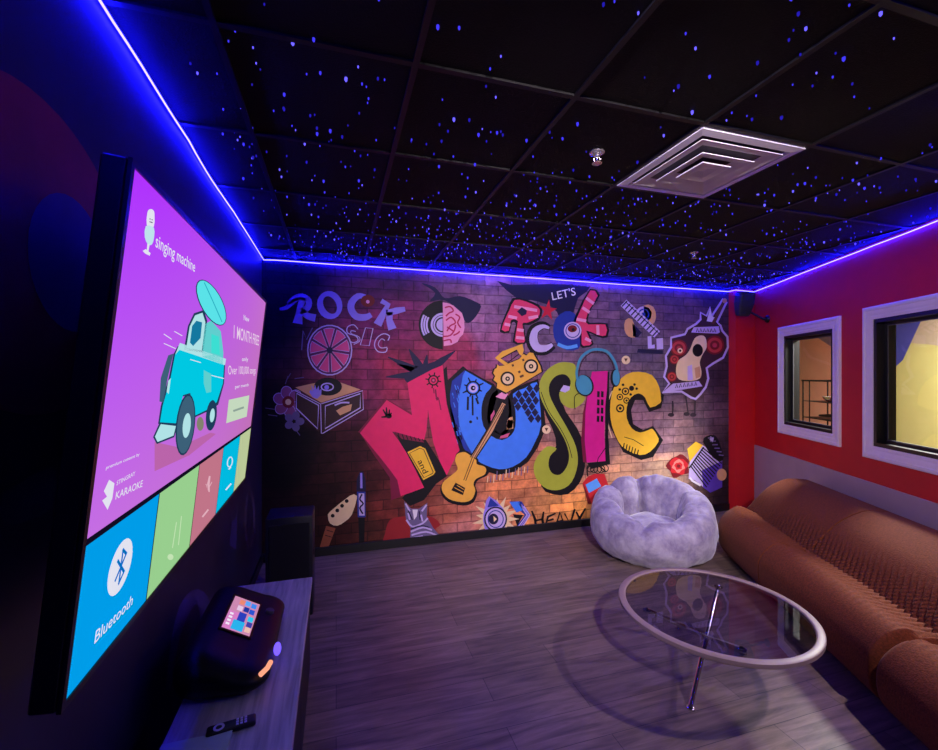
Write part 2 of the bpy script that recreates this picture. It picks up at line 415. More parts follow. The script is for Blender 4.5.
# ------------------------------------------------------------------ LED strip along the tops of three walls
LZ = CEIL-.022
def ledrun(a, b, amp, n):
    a, b = Vector(a), Vector(b); out = []
    for i in range(n+1):
        p = a.lerp(b, i/n); w = noise.noise(p*1.7)*amp; out.append(p+Vector((w*.3, w*.3, -abs(w)))); 
    return out
p1 = Vector((XL+.014, YF+.05, LZ)); p2 = Vector((XL+.016, YB-.016, LZ)); cx = right_x(4.262)
p3 = Vector((4.715, YB-.014, LZ)); p3b = Vector((4.72, 4.245, LZ)); pc = Vector((cx-.03, 4.245, LZ-.004)); p5 = wp(AEND-.1, .014, LZ)
run = ledrun(p1, p2, .02, 60)+ledrun(p2, p3, .006, 60)[1:]+[p3b]+ledrun(pc, p5, .006, 60)
bm = bmesh.new(); tube(bm, run, LED_RAD, 6)
LEDM = emis('blue_led_light', (0, 0, 0), 1.0, (LED_R, LED_G, LED_B))
o = tag(obj('led_strip', bm, LEDM), 'glowing blue violet LED strip running along the tops of the walls', 'light strip')
# ------------------------------------------------------------------ ceiling fittings
# air diffuser in one tile
vx0, vy0 = TX+2*TW, TY; vx1, vy1 = vx0+TW, vy0+TH
cxv, cyv = (vx0+vx1)/2, (vy0+vy1)/2
t = thing('air_diffuser', 'white square stepped air diffuser set in the black ceiling', 'air vent', (cxv, cyv, CEIL))
VW = mat('white_vent_metal', (240, 234, 240), .5, var=.03)
def sqring(bm, prof, c):
    rs = [[bm.verts.new((c[0]+sx*h, c[1]+sy*h, z)) for sx, sy in ((-1, -1), (1, -1), (1, 1), (-1, 1))] for h, z in prof]
    for A, B in zip(rs, rs[1:]):
        for q in range(4): bm.faces.new((A[q], A[(q+1) % 4], B[(q+1) % 4], B[q]))
    return rs
bm = bmesh.new(); sqring(bm, [(.300, CEIL+.004), (.302, CEIL-.008), (.262, CEIL-.012), (.255, CEIL-.004), (.235, CEIL+.012)], (cxv, cyv)); obj('vent_frame', bm, VW, t)
for (h0, h1, zlo, zhi) in ((.240, .158, -.012, .006), (.158, .088, -.020, .000)):
    bm = bmesh.new(); sqring(bm, [(h1, CEIL+zhi), (h0*.93, CEIL+zlo), (h0, CEIL+zlo-.003), (h0, CEIL+zlo+.001), (h1+.004, CEIL+zhi+.004)], (cxv, cyv)); obj('vent_cone', bm, VW, t)
bm = bmesh.new(); r_ = sqring(bm, [(.015, CEIL-.012), (.05, CEIL-.024), (.088, CEIL-.027), (.09, CEIL-.022)], (cxv, cyv)); bm.faces.new(r_[0]); obj('vent_centre', bm, VW, t)
bm = bmesh.new(); box(bm, (cxv-.25, cyv-.25, CEIL+.0), (cxv+.25, cyv+.25, CEIL+.005)); obj('vent_duct', bm, mat('grey_duct', (78, 74, 82), .6), t)
# sprinkler heads
SPK = mat('chrome_sprinkler', (205, 200, 205), .25, .8)
def sprinkler(px, py, label):
    p = on_z(px, py, CEIL-.02)
    t = thing('sprinkler_head', label, 'sprinkler', (p.x, p.y, CEIL))
    bm = bmesh.new(); lathe(bm, [(.001, 0.006), (.036, .006), (.036, -.002), (.026, -.008), (.014, -.010), (.001, -.01)], (p.x, p.y, CEIL), 24); obj('escutcheon', bm, SPK, t, autos=35)
    bm = bmesh.new(); lathe(bm, [(.001, -.008), (.011, -.008), (.011, -.02), (.006, -.024), (.004, -.034), (.001, -.036)], (p.x, p.y, CEIL), 16); obj('nozzle', bm, SPK, t, autos=35)
    bm = bmesh.new()
    for s in (-1, 1): tube(bm, [(p.x+s*.010, p.y, CEIL-.018), (p.x+s*.019, p.y, CEIL-.03), (p.x+s*.012, p.y, CEIL-.044), (p.x, p.y, CEIL-.05)], .003, 6)
    obj('yoke', bm, SPK, t, autos=35)
    bm = bmesh.new(); lathe(bm, [(.001, -.050), (.022, -.048), (.024, -.0515), (.001, -.053)], (p.x, p.y, CEIL), 20); obj('deflector', bm, SPK, t, autos=35)
sprinkler(597, 157, 'chrome sprinkler head on the ceiling nearest the white air vent')
sprinkler(694, 255, 'small sprinkler head far back on the ceiling above the right end of the mural')
# star points: tiny fibre ends too many to count
def star_density(x, y):
    d = .25+.75*min(1, max(0, (y-.9)/2.6))
    d *= .35+1.1*max(0, noise.noise(Vector((x*1.15+3.1, y*1.15, 2.7)))+.32)
    if x > 1.5 and y < 1.6 and x-1.5 > (1.9-y)*.9: d *= .55
    if x < .2 and y < 1.6: d *= .9
    return d
bm = bmesh.new(); cnt = 0
STARS = 1400
while cnt < STARS:
    y = random.uniform(.3, YB-.06); x = random.uniform(XL+.16, right_x(y)-.06)
    if random.random() > star_density(x, y): continue
    if vx0-.02 < x < vx1+.02 and vy0-.02 < y < vy1+.02: continue
    big = random.random(); r = .0026+.0038*big*big; h = r*1.5
    q = bmesh.ops.create_icosphere(bm, subdivisions=1, radius=r)
    mi_ = 1 if random.random() < .22 else (2 if random.random() < .5 else 0)
    for v in q['verts']:
        v.co.z *= 2.0; v.co += Vector((x, y, CEIL+.004-h*.3))
    for f in {f for v in q['verts'] for f in v.link_faces}: f.material_index = mi_
    cnt += 1
o = obj('star_points', bm, [emis('blue_star', (0, 0, 0), STAR, (.06, .045, 1.0)), emis('pale_star', (0, 0, 0), STAR*1.6, (.13, .10, 1.0)), emis('deep_blue_star', (0, 0, 0), STAR*.45, (.04, .025, .9))])
tag(o, 'tiny blue star light points scattered over the black ceiling', 'star lights'); o['kind'] = 'stuff'
# wall speaker hanging in the corner
pb = on_plane(768, 319, W0, N); ab = (pb-W0).dot(U)
r = ray(744, 304); cs = CAM+r*((wp(.33, .30, 0)-CAM).dot(Vector((SN, CS, 0)))/1.0)
t = thing('wall_speaker', 'small dark loudspeaker on a wall bracket in the far corner under the ceiling', 'speaker', pb)
SPKM = mat('charcoal_plastic', (44, 42, 50), .5); 
def spf(p):
    k = 1-.28*max(0, -p.z/.14); q = Vector((p.x*k, p.y*k, p.z)); 
    return cs+Matrix.Rotation(math.radians(-20), 3, 'Z')@(Matrix.Rotation(math.radians(14), 3, 'X')@q)
bm = bmesh.new(); rounded(bm, (.088, .08, .145), .03, (10, 10, 14), spf); so = obj('cabinet', bm, SPKM, t, smooth=True)
bm = bmesh.new(); rounded(bm, (.074, .006, .122), .006, (8, 2, 12), lambda p: spf(p+Vector((0, -.079, .004)))); obj('grille', bm, mat('speaker_grille', (30, 29, 34), .7, bump=.5, bscale=300), t, smooth=True)
bm = bmesh.new(); tube(bm, [cs+Vector((0, 0, -.07)), cs+Vector((.08, -.02, -.10)), pb+N*.05, pb], .013, 10); obj('bracket_arm', bm, mat('black_bracket', (18, 17, 20), .4, .4), t, autos=40)
bm = bmesh.new(); lathe(bm, [(.001, 0), (.045, 0), (.045, .012), (.03, .03), (.001, .032)], pb, 24, axis=N); obj('bracket_plate', bm, mat('black_bracket', (18, 17, 20), .4, .4), t, autos=40)
# ================================================================== the graffiti mural on the back wall
MP = Plane((0, YB-.003, 0), (1, 0, 0), (0, 0, 1))      # u = room x, v = height, normal towards the room
if MP.n.y > 0: MP.n = -MP.n
def brick_mat():
    m, nt, b = nodes('printed_brick'); L = nt.links.new; N_ = nt.nodes.new
    tc = N_('ShaderNodeTexCoord'); sp = N_('ShaderNodeSeparateXYZ'); cb = N_('ShaderNodeCombineXYZ')
    L(tc.outputs['Object'], sp.inputs[0]); L(sp.outputs['X'], cb.inputs['X']); L(sp.outputs['Z'], cb.inputs['Y'])
    br = N_('ShaderNodeTexBrick'); br.inputs['Scale'].default_value = 1
    br.inputs['Brick Width'].default_value = .30; br.inputs['Row Height'].default_value = .098
    br.inputs['Mortar Size'].default_value = .007; br.inputs['Mortar Smooth'].default_value = .6; br.inputs['Bias'].default_value = 0
    br.inputs['Color1'].default_value = (1.25, 1.1, 1.02, 1); br.inputs['Color2'].default_value = (.62, .62, .7, 1); br.inputs['Mortar'].default_value = (.42, .38, .42, 1)
    nw = N_('ShaderNodeTexNoise'); nw.inputs['Scale'].default_value = 5; va = N_('ShaderNodeVectorMath'); va.operation = 'MULTIPLY_ADD'
    L(cb.outputs[0], nw.inputs['Vector']); L(nw.outputs['Color'], va.inputs[0]); va.inputs[1].default_value = (.02, .02, 0); L(cb.outputs[0], va.inputs[2])
    L(va.outputs[0], br.inputs['Vector'])
    at = N_('ShaderNodeAttribute'); at.attribute_name = 'print'
    nz = N_('ShaderNodeTexNoise'); nz.inputs['Scale'].default_value = 9; nz.inputs['Detail'].default_value = 8; nz.inputs['Roughness'].default_value = .7; L(cb.outputs[0], nz.inputs['Vector'])
    rp = N_('ShaderNodeValToRGB'); rp.color_ramp.elements[0].position = .32; rp.color_ramp.elements[1].position = .68
    rp.color_ramp.elements[0].color = (.55, .5, .55, 1); rp.color_ramp.elements[1].color = (1.4, 1.4, 1.35, 1); L(nz.outputs['Fac'], rp.inputs['Fac'])
    m1 = N_('ShaderNodeMix'); m1.data_type = 'RGBA'; m1.blend_type = 'MULTIPLY'; m1.inputs[0].default_value = 1
    L(at.outputs['Color'], m1.inputs[6]); L(br.outputs['Color'], m1.inputs[7])
    m2 = N_('ShaderNodeMix'); m2.data_type = 'RGBA'; m2.blend_type = 'MULTIPLY'; m2.inputs[0].default_value = 1
    L(m1.outputs[2], m2.inputs[6]); L(rp.outputs['Color'], m2.inputs[7]); L(m2.outputs[2], b.inputs['Base Color'])
    b.inputs['Roughness'].default_value = .65; b.inputs['Specular IOR Level'].default_value = .25
    return m
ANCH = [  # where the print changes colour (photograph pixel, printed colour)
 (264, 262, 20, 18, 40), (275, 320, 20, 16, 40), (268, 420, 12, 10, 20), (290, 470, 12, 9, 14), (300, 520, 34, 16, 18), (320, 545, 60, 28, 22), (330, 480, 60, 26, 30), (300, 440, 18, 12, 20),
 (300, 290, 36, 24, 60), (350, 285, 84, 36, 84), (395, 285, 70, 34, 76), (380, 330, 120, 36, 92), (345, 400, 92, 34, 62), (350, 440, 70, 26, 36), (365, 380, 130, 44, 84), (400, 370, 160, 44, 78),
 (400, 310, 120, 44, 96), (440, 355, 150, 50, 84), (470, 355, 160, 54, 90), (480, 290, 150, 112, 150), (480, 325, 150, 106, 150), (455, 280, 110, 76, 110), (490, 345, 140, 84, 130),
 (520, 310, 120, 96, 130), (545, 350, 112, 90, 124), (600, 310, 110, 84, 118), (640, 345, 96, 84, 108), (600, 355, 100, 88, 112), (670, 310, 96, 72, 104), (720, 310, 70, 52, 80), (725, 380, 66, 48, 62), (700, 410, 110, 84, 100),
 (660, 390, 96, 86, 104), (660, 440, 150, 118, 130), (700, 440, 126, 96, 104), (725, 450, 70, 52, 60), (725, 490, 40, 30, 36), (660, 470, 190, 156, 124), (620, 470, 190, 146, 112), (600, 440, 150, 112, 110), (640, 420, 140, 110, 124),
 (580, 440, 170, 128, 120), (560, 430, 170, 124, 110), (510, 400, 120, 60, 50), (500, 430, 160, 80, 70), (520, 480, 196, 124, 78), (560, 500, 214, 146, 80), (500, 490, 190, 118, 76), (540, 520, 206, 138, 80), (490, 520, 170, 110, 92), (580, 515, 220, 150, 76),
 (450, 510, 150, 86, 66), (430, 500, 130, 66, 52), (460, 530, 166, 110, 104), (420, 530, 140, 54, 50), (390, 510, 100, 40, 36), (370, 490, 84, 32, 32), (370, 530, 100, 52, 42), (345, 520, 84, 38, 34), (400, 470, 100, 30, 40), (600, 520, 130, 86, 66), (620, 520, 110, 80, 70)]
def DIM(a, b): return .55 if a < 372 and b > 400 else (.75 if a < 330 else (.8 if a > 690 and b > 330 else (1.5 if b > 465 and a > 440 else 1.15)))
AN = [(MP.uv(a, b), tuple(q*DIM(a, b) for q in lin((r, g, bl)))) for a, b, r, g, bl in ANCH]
bm = bmesh.new(); lay = bm.verts.layers.float_color.new('print'); nx, nz_ = 150, 70; z0m, z1m = .085, CEIL-.004
x0m, x1m = XL+.004, 4.733; G = []; CV = {}
for j in range(nz_+1):
    for i in range(nx+1):
        x = x0m+(x1m-x0m)*i/nx; z = z0m+(z1m-z0m)*j/nz_; v = bm.verts.new((x, YB-.003, z)); G.append(v)
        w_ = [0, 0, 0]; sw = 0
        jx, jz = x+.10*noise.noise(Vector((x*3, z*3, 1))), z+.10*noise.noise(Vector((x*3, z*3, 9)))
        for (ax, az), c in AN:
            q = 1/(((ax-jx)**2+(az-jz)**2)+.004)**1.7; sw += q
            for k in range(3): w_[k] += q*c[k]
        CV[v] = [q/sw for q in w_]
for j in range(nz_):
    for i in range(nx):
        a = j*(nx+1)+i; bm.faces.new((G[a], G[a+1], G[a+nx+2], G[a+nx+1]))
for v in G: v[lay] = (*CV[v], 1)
mural = thing('wall_mural', 'graffiti mural on printed brick covering the back wall, with big coloured letters spelling MUSIC', 'mural', (2.0, YB-.003, .085))
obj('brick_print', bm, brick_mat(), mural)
def pm(name, rgb): return mat('paint_'+name, rgb, .6, var=.05, scale=12, spec=.3)
K = pm('black', (14, 11, 16)); NAVY = pm('navy', (26, 22, 60)); PINK = pm('pink', (226, 36, 96)); DPINK = pm('dark_pink', (120, 20, 56)); BLUE = pm('blue', (66, 130, 240)); DBLUE = pm('deep_blue', (34, 54, 150))
ORG = pm('orange', (240, 176, 66)); OLV = pm('olive', (170, 178, 56)); MAG = pm('magenta', (216, 24, 136)); TEAL = pm('teal', (70, 150, 176)); YEL = pm('yellow', (240, 190, 50)); LAV = pm('lavender', (196, 176, 226)); WHT = pm('white', (230, 222, 234))
CRM = pm('cream', (236, 206, 160)); TAN = pm('tan', (214, 160, 112)); REDP = pm('red', (200, 36, 44)); DRED = pm('dark_red', (120, 24, 32)); ROSE = pm('rose', (206, 90, 130)); BRN = pm('brown', (96, 60, 40)); GRYP = pm('grey_violet', (110, 96, 136)); SKY = pm('sky_blue', (90, 160, 240)); PURP = pm('purple', (90, 60, 170)); PALEP = pm('pale_pink', (236, 150, 190))
A = zc(340, 340, .13333); B = zc(340, 420, .13333); C = zc(430, 330, .13333); D = zc(430, 420, .13333); E = zc(520, 335, .16667); Fz = zc(490, 275, .1919); Gz = zc(650, 290, .1734); H = zc(260, 340, .13333); I = zc(270, 280, .14925); J = zc(310, 460, .17058); Kz = zc(460, 480, .17058); L_ = zc(650, 420, .12); M2 = zc(400, 280, .10661); Z6 = zc(580, 460, .128)
def shift(p, dx, dy): return [(a+dx, b+dy) for a, b in p]
def P(base): return Paint(MP, .0006+base*.0006)
# --- dark splashes behind the lettering
p = P(0)
for tip, w_ in (((409, 349), 8), ((388, 357), 7), ((386, 377), 7), ((455, 351), 8), ((427, 355), 6), ((397, 364), 6)):
    p.stroke([tip, ((tip[0]*.6+424*.4), (tip[1]*.6+374*.4)), (424, 374)], [1, w_*.8, w_*1.3], NAVY, 0)
p.poly([(415, 368), (436, 361), (440, 368), (425, 380), (408, 384), (404, 379)], NAVY, 1)
p.build('dark_splash', mural)
p = P(0)
p.poly(M2(200, 30, 330, 70, 420, 170, 560, 150, 700, 200, 760, 250, 690, 370, 620, 400, 560, 300, 420, 190, 280, 200, 330, 120), NAVY, 0, sm=3)
p.poly([(497, 281), (512, 285), (548, 284), (590, 287), (578, 298), (571, 322), (566, 332), (557, 312), (546, 304), (530, 300), (519, 300)], NAVY, 0, sm=2)
p.build('dark_splash', mural)
# --- M
Mp = [(360, 433), (386.7, 400), (412, 415.3), (407.3, 382.7), (432, 369.5), (442.7, 365.3), (444.5, 385), (446.7, 404), (452, 425), (459.5, 450), (453, 462), (446.7, 475.3), (440, 462), (433.3, 442.7), (429.3, 420), (428, 409.3), (426.5, 430), (424, 440), (392, 431.5), (399, 441), (406.7, 453.3), (415, 469), (424, 487.5), (412, 492), (400.7, 496), (397.3, 480), (390, 470), (380, 457.3)]
p = P(3)
p.poly([(395, 430), (426, 440), (440, 462), (447, 476), (436, 484), (430, 492), (424, 500), (410, 506), (402, 498), (418, 480), (405, 455)], K, -1)
p.poly(shift([(442.7, 365.3), (444.5, 385), (446.7, 404), (452, 425), (461, 452), (456, 455), (444, 425), (440, 400), (438, 370)], 4, 1), K, -1)
p.poly([(360, 433), (358, 432), (386, 398), (388, 400), (412, 413), (414, 417), (410, 420), (386, 405)], DPINK, -1)
p.poly([(360, 433), (374, 455), (390, 478), (391, 500), (401, 497), (400, 480), (382, 455), (366, 434)], DPINK, -1)
p.poly(Mp, PINK, 0)
p.poly([(394, 431.5), (424, 440), (424, 442.5), (402, 439)], DPINK, 1)
for x in range(398, 423, 4): p.stroke([(x, 433+(x-398)*.25), (x+2, 439+(x-398)*.1)], 1, K, 2)
for q in [(347, 505, 352, 560), (322, 520, 350, 570), (310, 578, 345, 575), (370, 520, 368, 565), (386, 545, 372, 572)]: p.stroke(A(*q), [1.2, 2.2], K, 1)
p.poly(ell(388.7, 416, 3.2, 2.4), K, 1)
p.circ(433.3, 380.3, 5.4, K, 1); p.circ(433.3, 380.3, 3.9, PINK, 2); p.circ(433.3, 380.3, 2.6, DPINK, 3); p.circ(433.3, 380.3, 1.2, ROSE, 4)
for a in range(0, 360, 45): p.stroke([(433.3+5*math.cos(math.radians(a+10)), 380.3+5*math.sin(math.radians(a+10))), (433.3+8*math.cos(math.radians(a+10)), 380.3+8*math.sin(math.radians(a+10)))], 1.3, K, 1)
for q, w_ in ((A(715, 370, 722, 430), 1.4), (A(725, 430, 735, 450), 3), (A(742, 450, 757, 525), 1), (A(700, 360, 705, 400), 1)): p.stroke(q, w_, DPINK, 1)
p.poly(B(505, 240, 600, 195, 640, 215, 715, 390, 700, 410, 625, 450), YEL, 3); p.stroke(B(520, 250, 598, 210, 628, 222, 698, 390, 690, 402, 628, 432), .9, BRN, 4, True)
p.text('and', B(580, 310)[0], B(625, 405)[0], (5.2, -2.4), K, 5)
p.build('painted_letter', mural, 'big pink letter M with black ink spots')
# --- U
Up = [(465.3, 370.7), (478, 377), (492, 384.7), (486, 393), (482.5, 402), (481.3, 412.7), (483.3, 426), (491.3, 436), (502, 440), (511.3, 434.7), (515.3, 426), (515.3, 410), (512.7, 394), (525, 388), (536.7, 382), (539.3, 400), (541, 425), (535.3, 441.3), (526, 457.3), (512.7, 466.7), (499.3, 469.3), (486, 465.3), (476.7, 460), (470, 450), (463.7, 438), (459.3, 425), (458.2, 410), (459, 396), (461.5, 383)]
p = P(3)
p.poly([(465, 370), (452, 381), (450, 394), (450.5, 412), (455, 432), (462, 446), (471, 458), (480, 450), (470, 400)], DBLUE, -1)
p.poly([(448, 380), (463, 366), (470, 372), (494, 384), (498, 392), (493, 410), (492, 428), (500, 434), (506, 429), (509, 412), (508, 396), (514, 388), (538, 379), (543, 400), (546, 428), (538, 447), (528, 462), (514, 472), (498, 475), (482, 470), (466, 456), (454, 438), (448, 410)], K, -2)
for i in range(26):
    x = random.uniform(452, 461); y = random.uniform(382, 440); p.stroke([(x, y), (x+1.6, y+5)], .9, BLUE if i % 3 else NAVY, -.4)
p.poly(Up, BLUE, 0, sm=2)
p.poly([(470, 371), (492, 384), (492, 386), (465.3, 370.7)], K, 1)
p.circ(473, 388, 7.2, K, 1); p.circ(473, 388, 5.6, BLUE, 2); p.circ(473, 388, 4.6, LAV, 3); p.circ(473, 388, 2.4, K, 4); p.circ(473.5, 388, .9, LAV, 5)
for a in range(8): 
    t_ = math.radians(a*45+20); p.stroke([(473+6*math.cos(t_), 388+6*math.sin(t_)), (473+(9.5+2*(a % 2))*math.cos(t_), 388+(9.5+2*(a % 2))*math.sin(t_))], [2, 1], K, 1)
for q, w_ in ((C(285, 500, 282, 600), 2), (C(318, 490, 320, 640), 1.7), (C(345, 510, 362, 555), 2), (C(352, 650, 354, 672), 1.3)): p.stroke(q, w_, K, 1)
p.circ(470.5, 421.8, 1.5, K, 1)
for r_ in range(-1, 6):       # chequered corner
    for c_ in range(0, 6):
        x = 515.5+c_*7.0+(3.5 if r_ % 2 else 0)-.4*r_; y = 388.5+r_*6.0+c_*.0
        if x < 513.5+max(0, (y-405))*1.1 or x > 538.5 or y < 394-(x-513)*.5 or y > 424: continue
        p.poly([(x-3.4, y), (x, y-4.6), (x+3.4, y), (x, y+4.6)], NAVY, 1)
p.build('painted_letter', mural, 'big blue letter U with an eye blot and chequered corner')
# inside of the U
p = P(4); p.poly([(490, 398), (497, 390), (507, 394), (511, 405), (511, 424), (504, 435), (492, 430), (487, 418)], K, -3, sm=2)
p.poly(C(455, 640, 480, 600, 490, 640, 470, 690, 455, 690), ROSE, -2); p.poly(C(490, 500, 545, 460, 585, 480, 560, 520, 530, 515), PALEP, 0)
p.poly(C(590, 660, 620, 650, 625, 740, 580, 745, 575, 700), TAN, -2); p.poly(D(580, 0, 625, 0, 615, 60, 575, 70), TAN, -2); p.poly(D(530, 120, 600, 95, 580, 130, 520, 140), ROSE, -2)
p.build('painted_burst', mural)
# --- guitar
p = P(12)
gb = D(220, 245, 260, 240, 298, 262, 318, 275, 345, 300, 350, 330, 400, 345, 420, 370, 405, 410, 345, 440, 325, 480, 338, 530, 310, 595, 240, 615, 140, 590, 90, 530, 95, 470, 150, 420, 205, 370, 188, 310, 195, 265)
p.poly([(x+(x-465)*.10+1, y+(y-478)*.10+1) for x, y in gb], K, -1, sm=3); p.poly(gb, ORG, 0, sm=3)
p.poly([(469.5, 457), (486, 430), (500.5, 402.5), (506.5, 404.5), (493.5, 432), (476.5, 458)], K, 0); p.poly([(470.8, 457), (487.5, 430.5), (502, 402.5), (505.3, 404.5), (492, 432), (475.3, 457.5)], TAN, 1)
p.stroke([(463.5, 480), (472.5, 456), (503, 404)], .8, BRN, 2); p.stroke([(465.5, 480.5), (474.3, 457.5), (504.6, 405)], .8, BRN, 2)
p.poly(D(190, 468, 262, 508, 246, 562, 158, 525), K, 2); p.stroke(D(200, 488, 252, 520), .6, ORG, 3); p.stroke(D(182, 505, 246, 540), .6, ORG, 3)
p.build('painted_guitar', mural, 'orange electric guitar leaning across the U')
# --- boombox
p = P(12)
bb = [(494.5, 369), (493, 373), (495, 376), (493.3, 380), (497, 383), (496.5, 388), (506, 392.7), (541.3, 371.8), (540, 366), (532.7, 353), (529, 352.5), (526, 355.5), (523, 354), (519, 359), (512, 362), (504, 365.5), (499, 366), (497, 364.5), (496.5, 368)]
p.poly([(x+(x-517)*.07, y+(y-372)*.07) for x, y in bb], K, -1); p.poly(bb, ORG, 0)
p.poly(C(485, 210, 540, 160, 690, 105, 702, 150, 688, 196, 660, 175, 650, 150, 530, 215, 585, 248, 560, 268), ORG, 0); p.stroke(C(530, 215, 650, 150, 665, 180, 580, 246), 1, K, 1, True)
for x, y in ((507.3, 378.7), (530.7, 366.3)): p.circ(x, y, 7.2, K, 1); p.circ(x, y, 5.4, CRM, 2); p.circ(x, y, 2.3, K, 3); p.circ(x, y, .9, CRM, 4)
for q in (C(660, 318, 676, 310), C(672, 352, 700, 340), C(612, 268, 626, 262), C(690, 228, 704, 222)): p.stroke(q, 2.2, BRN, 1)
p.build('painted_boombox', mural, 'orange boombox with two round speakers above the U')
# --- S
Sp = [(585, 399), (580, 388), (577, 376), (575, 365), (567, 362.2), (558, 363), (547.5, 369.5), (540, 381), (540, 396), (548.3, 413.3), (558.3, 428.3), (566, 443), (569, 456), (566.5, 467), (560, 474.5), (552.5, 473.5), (548.5, 466), (550, 456), (556.5, 448.5), (547, 446.5), (537.5, 456), (533.5, 468), (537, 480), (547.3, 489), (560.5, 489.5), (571.5, 482), (577.6, 464), (575.6, 446), (566.5, 427), (556, 409), (549.5, 395), (549.5, 384), (556, 376), (565, 374.5), (570.5, 381), (568, 389), (559.5, 392), (561, 402), (568, 407.5), (576, 407.5)]
p = P(3)
p.poly([(548, 376), (560, 370), (575, 372), (577, 385), (570, 394), (562, 398), (566, 412), (577, 428), (584, 446), (585, 466), (580, 482), (568, 494), (552, 494), (541, 486), (545, 462), (556, 446), (552, 428), (542, 404)], K, -1, sm=2)
p.poly(Sp, OLV, 0, sm=3); p.poly(E(238, 335, 262, 300, 300, 310, 296, 330, 270, 345), LAV, 1)
p.stroke([(541, 392), (548, 410), (560, 428), (568, 444), (572, 458)], .7, K, 1, sm=3)
for x, y in ((546.3, 429.5), (625.7, 360)): p.circ(x, y, 4.3, CRM, 1); p.poly([(x-1.8, y-1.6), (x+1.8, y-1.6), (x, y+2)], BRN, 2)
p.build('painted_letter', mural, 'olive green curling letter S')
# --- I with headphones
p = P(6)
Ip = [(591.7, 371.7), (607.5, 370.8), (606.7, 390), (605, 406.7), (604.2, 435), (605.3, 461), (586.5, 462.5), (584.5, 440), (585.2, 412), (587, 398)]
p.poly(shift([(604, 371), (608, 371), (608, 400), (607, 435), (609, 463), (590, 468), (586, 462), (604, 460)], 1, 1), K, -1); p.poly([(583, 462), (581, 440), (583, 412), (590, 380), (592, 372), (588, 420), (587, 463)], DPINK, -1)
p.poly(Ip, MAG, 0)
for r_ in range(4):
    for c_ in range(2): x, y = 597+c_*3.9-r_*.1, 391+r_*8.2; p.poly([(x, y), (x+2.6, y+.4), (x+2.4, y+6.4), (x-.2, y+6)], K, 1)
p.stroke([(605, 448), (598, 458), (596, 466)], .8, K, 2)
p.build('painted_letter', mural, 'magenta letter I drawn as a tower with dark windows')
p = P(12)
p.stroke(E(345, 280, 338, 220, 362, 140, 410, 98, 460, 86, 520, 100, 560, 150, 580, 205, 580, 240), [2.2, 2.6, 2.6, 2.6, 2.2], TEAL, 0, sm=4); p.stroke(E(352, 262, 352, 220, 372, 155, 415, 112, 460, 101, 510, 113, 545, 155, 562, 205), .7, K, 1, sm=4)
p.circ(584, 385.5, 9.2, K, 0, ry=11, rot=-20); p.circ(583.6, 385, 7.8, TEAL, 1, ry=10.2, rot=-20); p.circ(615, 378, 5, K, 0, ry=9); p.circ(615.8, 377.5, 3.6, TEAL, 1, ry=8)
p.stroke(E(350, 350, 326, 370, 325, 430, 330, 445), .8, K, 0, sm=3)
p.build('painted_headphones', mural, 'teal headphones hung on the letter I')
# --- C
Cp = [(660.8, 398.3), (659, 386.7), (651.7, 375), (638.3, 371.7), (626.7, 374), (616.7, 383.3), (611.7, 393.3), (610, 410), (611.7, 425), (618.3, 441.7), (626.7, 450), (640, 455), (650, 451.7), (658.3, 441.7), (657.2, 436), (652.5, 429), (648.3, 430), (640, 432.5), (631.7, 428.3), (626.7, 418.3), (626.7, 406.7), (630.8, 397.5), (638.3, 393.3), (645, 397.5), (650, 407.5), (660, 403)]
p = P(3)
p.poly(shift([(663, 395), (660, 408), (648, 412), (642, 400), (634, 400), (630, 410), (632, 424), (642, 430), (652, 426), (662, 440), (652, 457), (640, 460), (622, 452), (608, 425), (606, 405), (612, 385), (640, 378)], 1, 0), K, -1)
p.stroke([(612, 391), (607.5, 404), (607.5, 422), (612, 438)], 1, CRM, 0, sm=3)
p.poly(Cp, YEL, 0, sm=2)
for x, y, r_ in ((620, 408.3, 4.2), (619.7, 397, 3.3), (625.3, 391.3, 3.8), (626.3, 400.5, 3.2)): p.circ(x, y, r_, K, 1); p.circ(x, y, r_*.66, YEL, 2); p.circ(x, y, r_*.36, K, 3)
p.circ(631.4, 388.3, 2.6, K, 1)
for x, y in ((619.6, 389.5), (622.8, 384.8), (634.4, 384.5), (636.5, 388.6), (630.5, 394.4)): p.poly(ell(x, y, 1.5, n=5), K, 1)
p.stroke(E(625, 612, 680, 628, 740, 665), .7, K, 1)
for k_ in range(6): x, y = E(625+k_*17, 648+k_*8)[0]; p.stroke([(x, y), (x-1.4, y+7-.3*k_)], 1.1, K, 1)
p.build('painted_letter', mural, 'yellow letter C with black rings and a keyboard comb')
# --- ROCK MUSIC sign upper left
VIO = pm('violet', (150, 130, 226))
p = P(3)
p.stroke(I(222, 118, 205, 175, 195, 230, 185, 292), [7, 6.4, 7, 10], VIO, 0, sm=3); p.stroke(I(120, 160, 160, 125, 215, 112, 258, 140, 252, 185, 215, 208), [3.5, 6, 6.5, 6.5, 6], VIO, 0, sm=3); p.stroke(I(215, 205, 250, 240, 305, 255), [6, 6.5, 7.5], VIO, 0, sm=3); p.stroke(I(65, 195, 110, 185, 150, 150, 190, 125), [2.5, 4.2, 5, 3], VIO, 0, sm=3)
p.poly(ell(*I(400, 168)[0], 12.6, 14.2, rot=-14), VIO, 0, holes=[ell(*I(402, 168)[0], 6.2, 9.4, rot=-28)])
p.stroke(I(640, 112, 590, 108, 548, 150, 545, 200, 580, 245, 640, 250, 678, 232), [4, 6, 7, 7, 7, 6.5, 5], VIO, 0, sm=3); p.circ(*I(655, 140)[0], 7, DRED, 1, ry=6); p.circ(*I(655, 146)[0], 1.8, PALEP, 2)
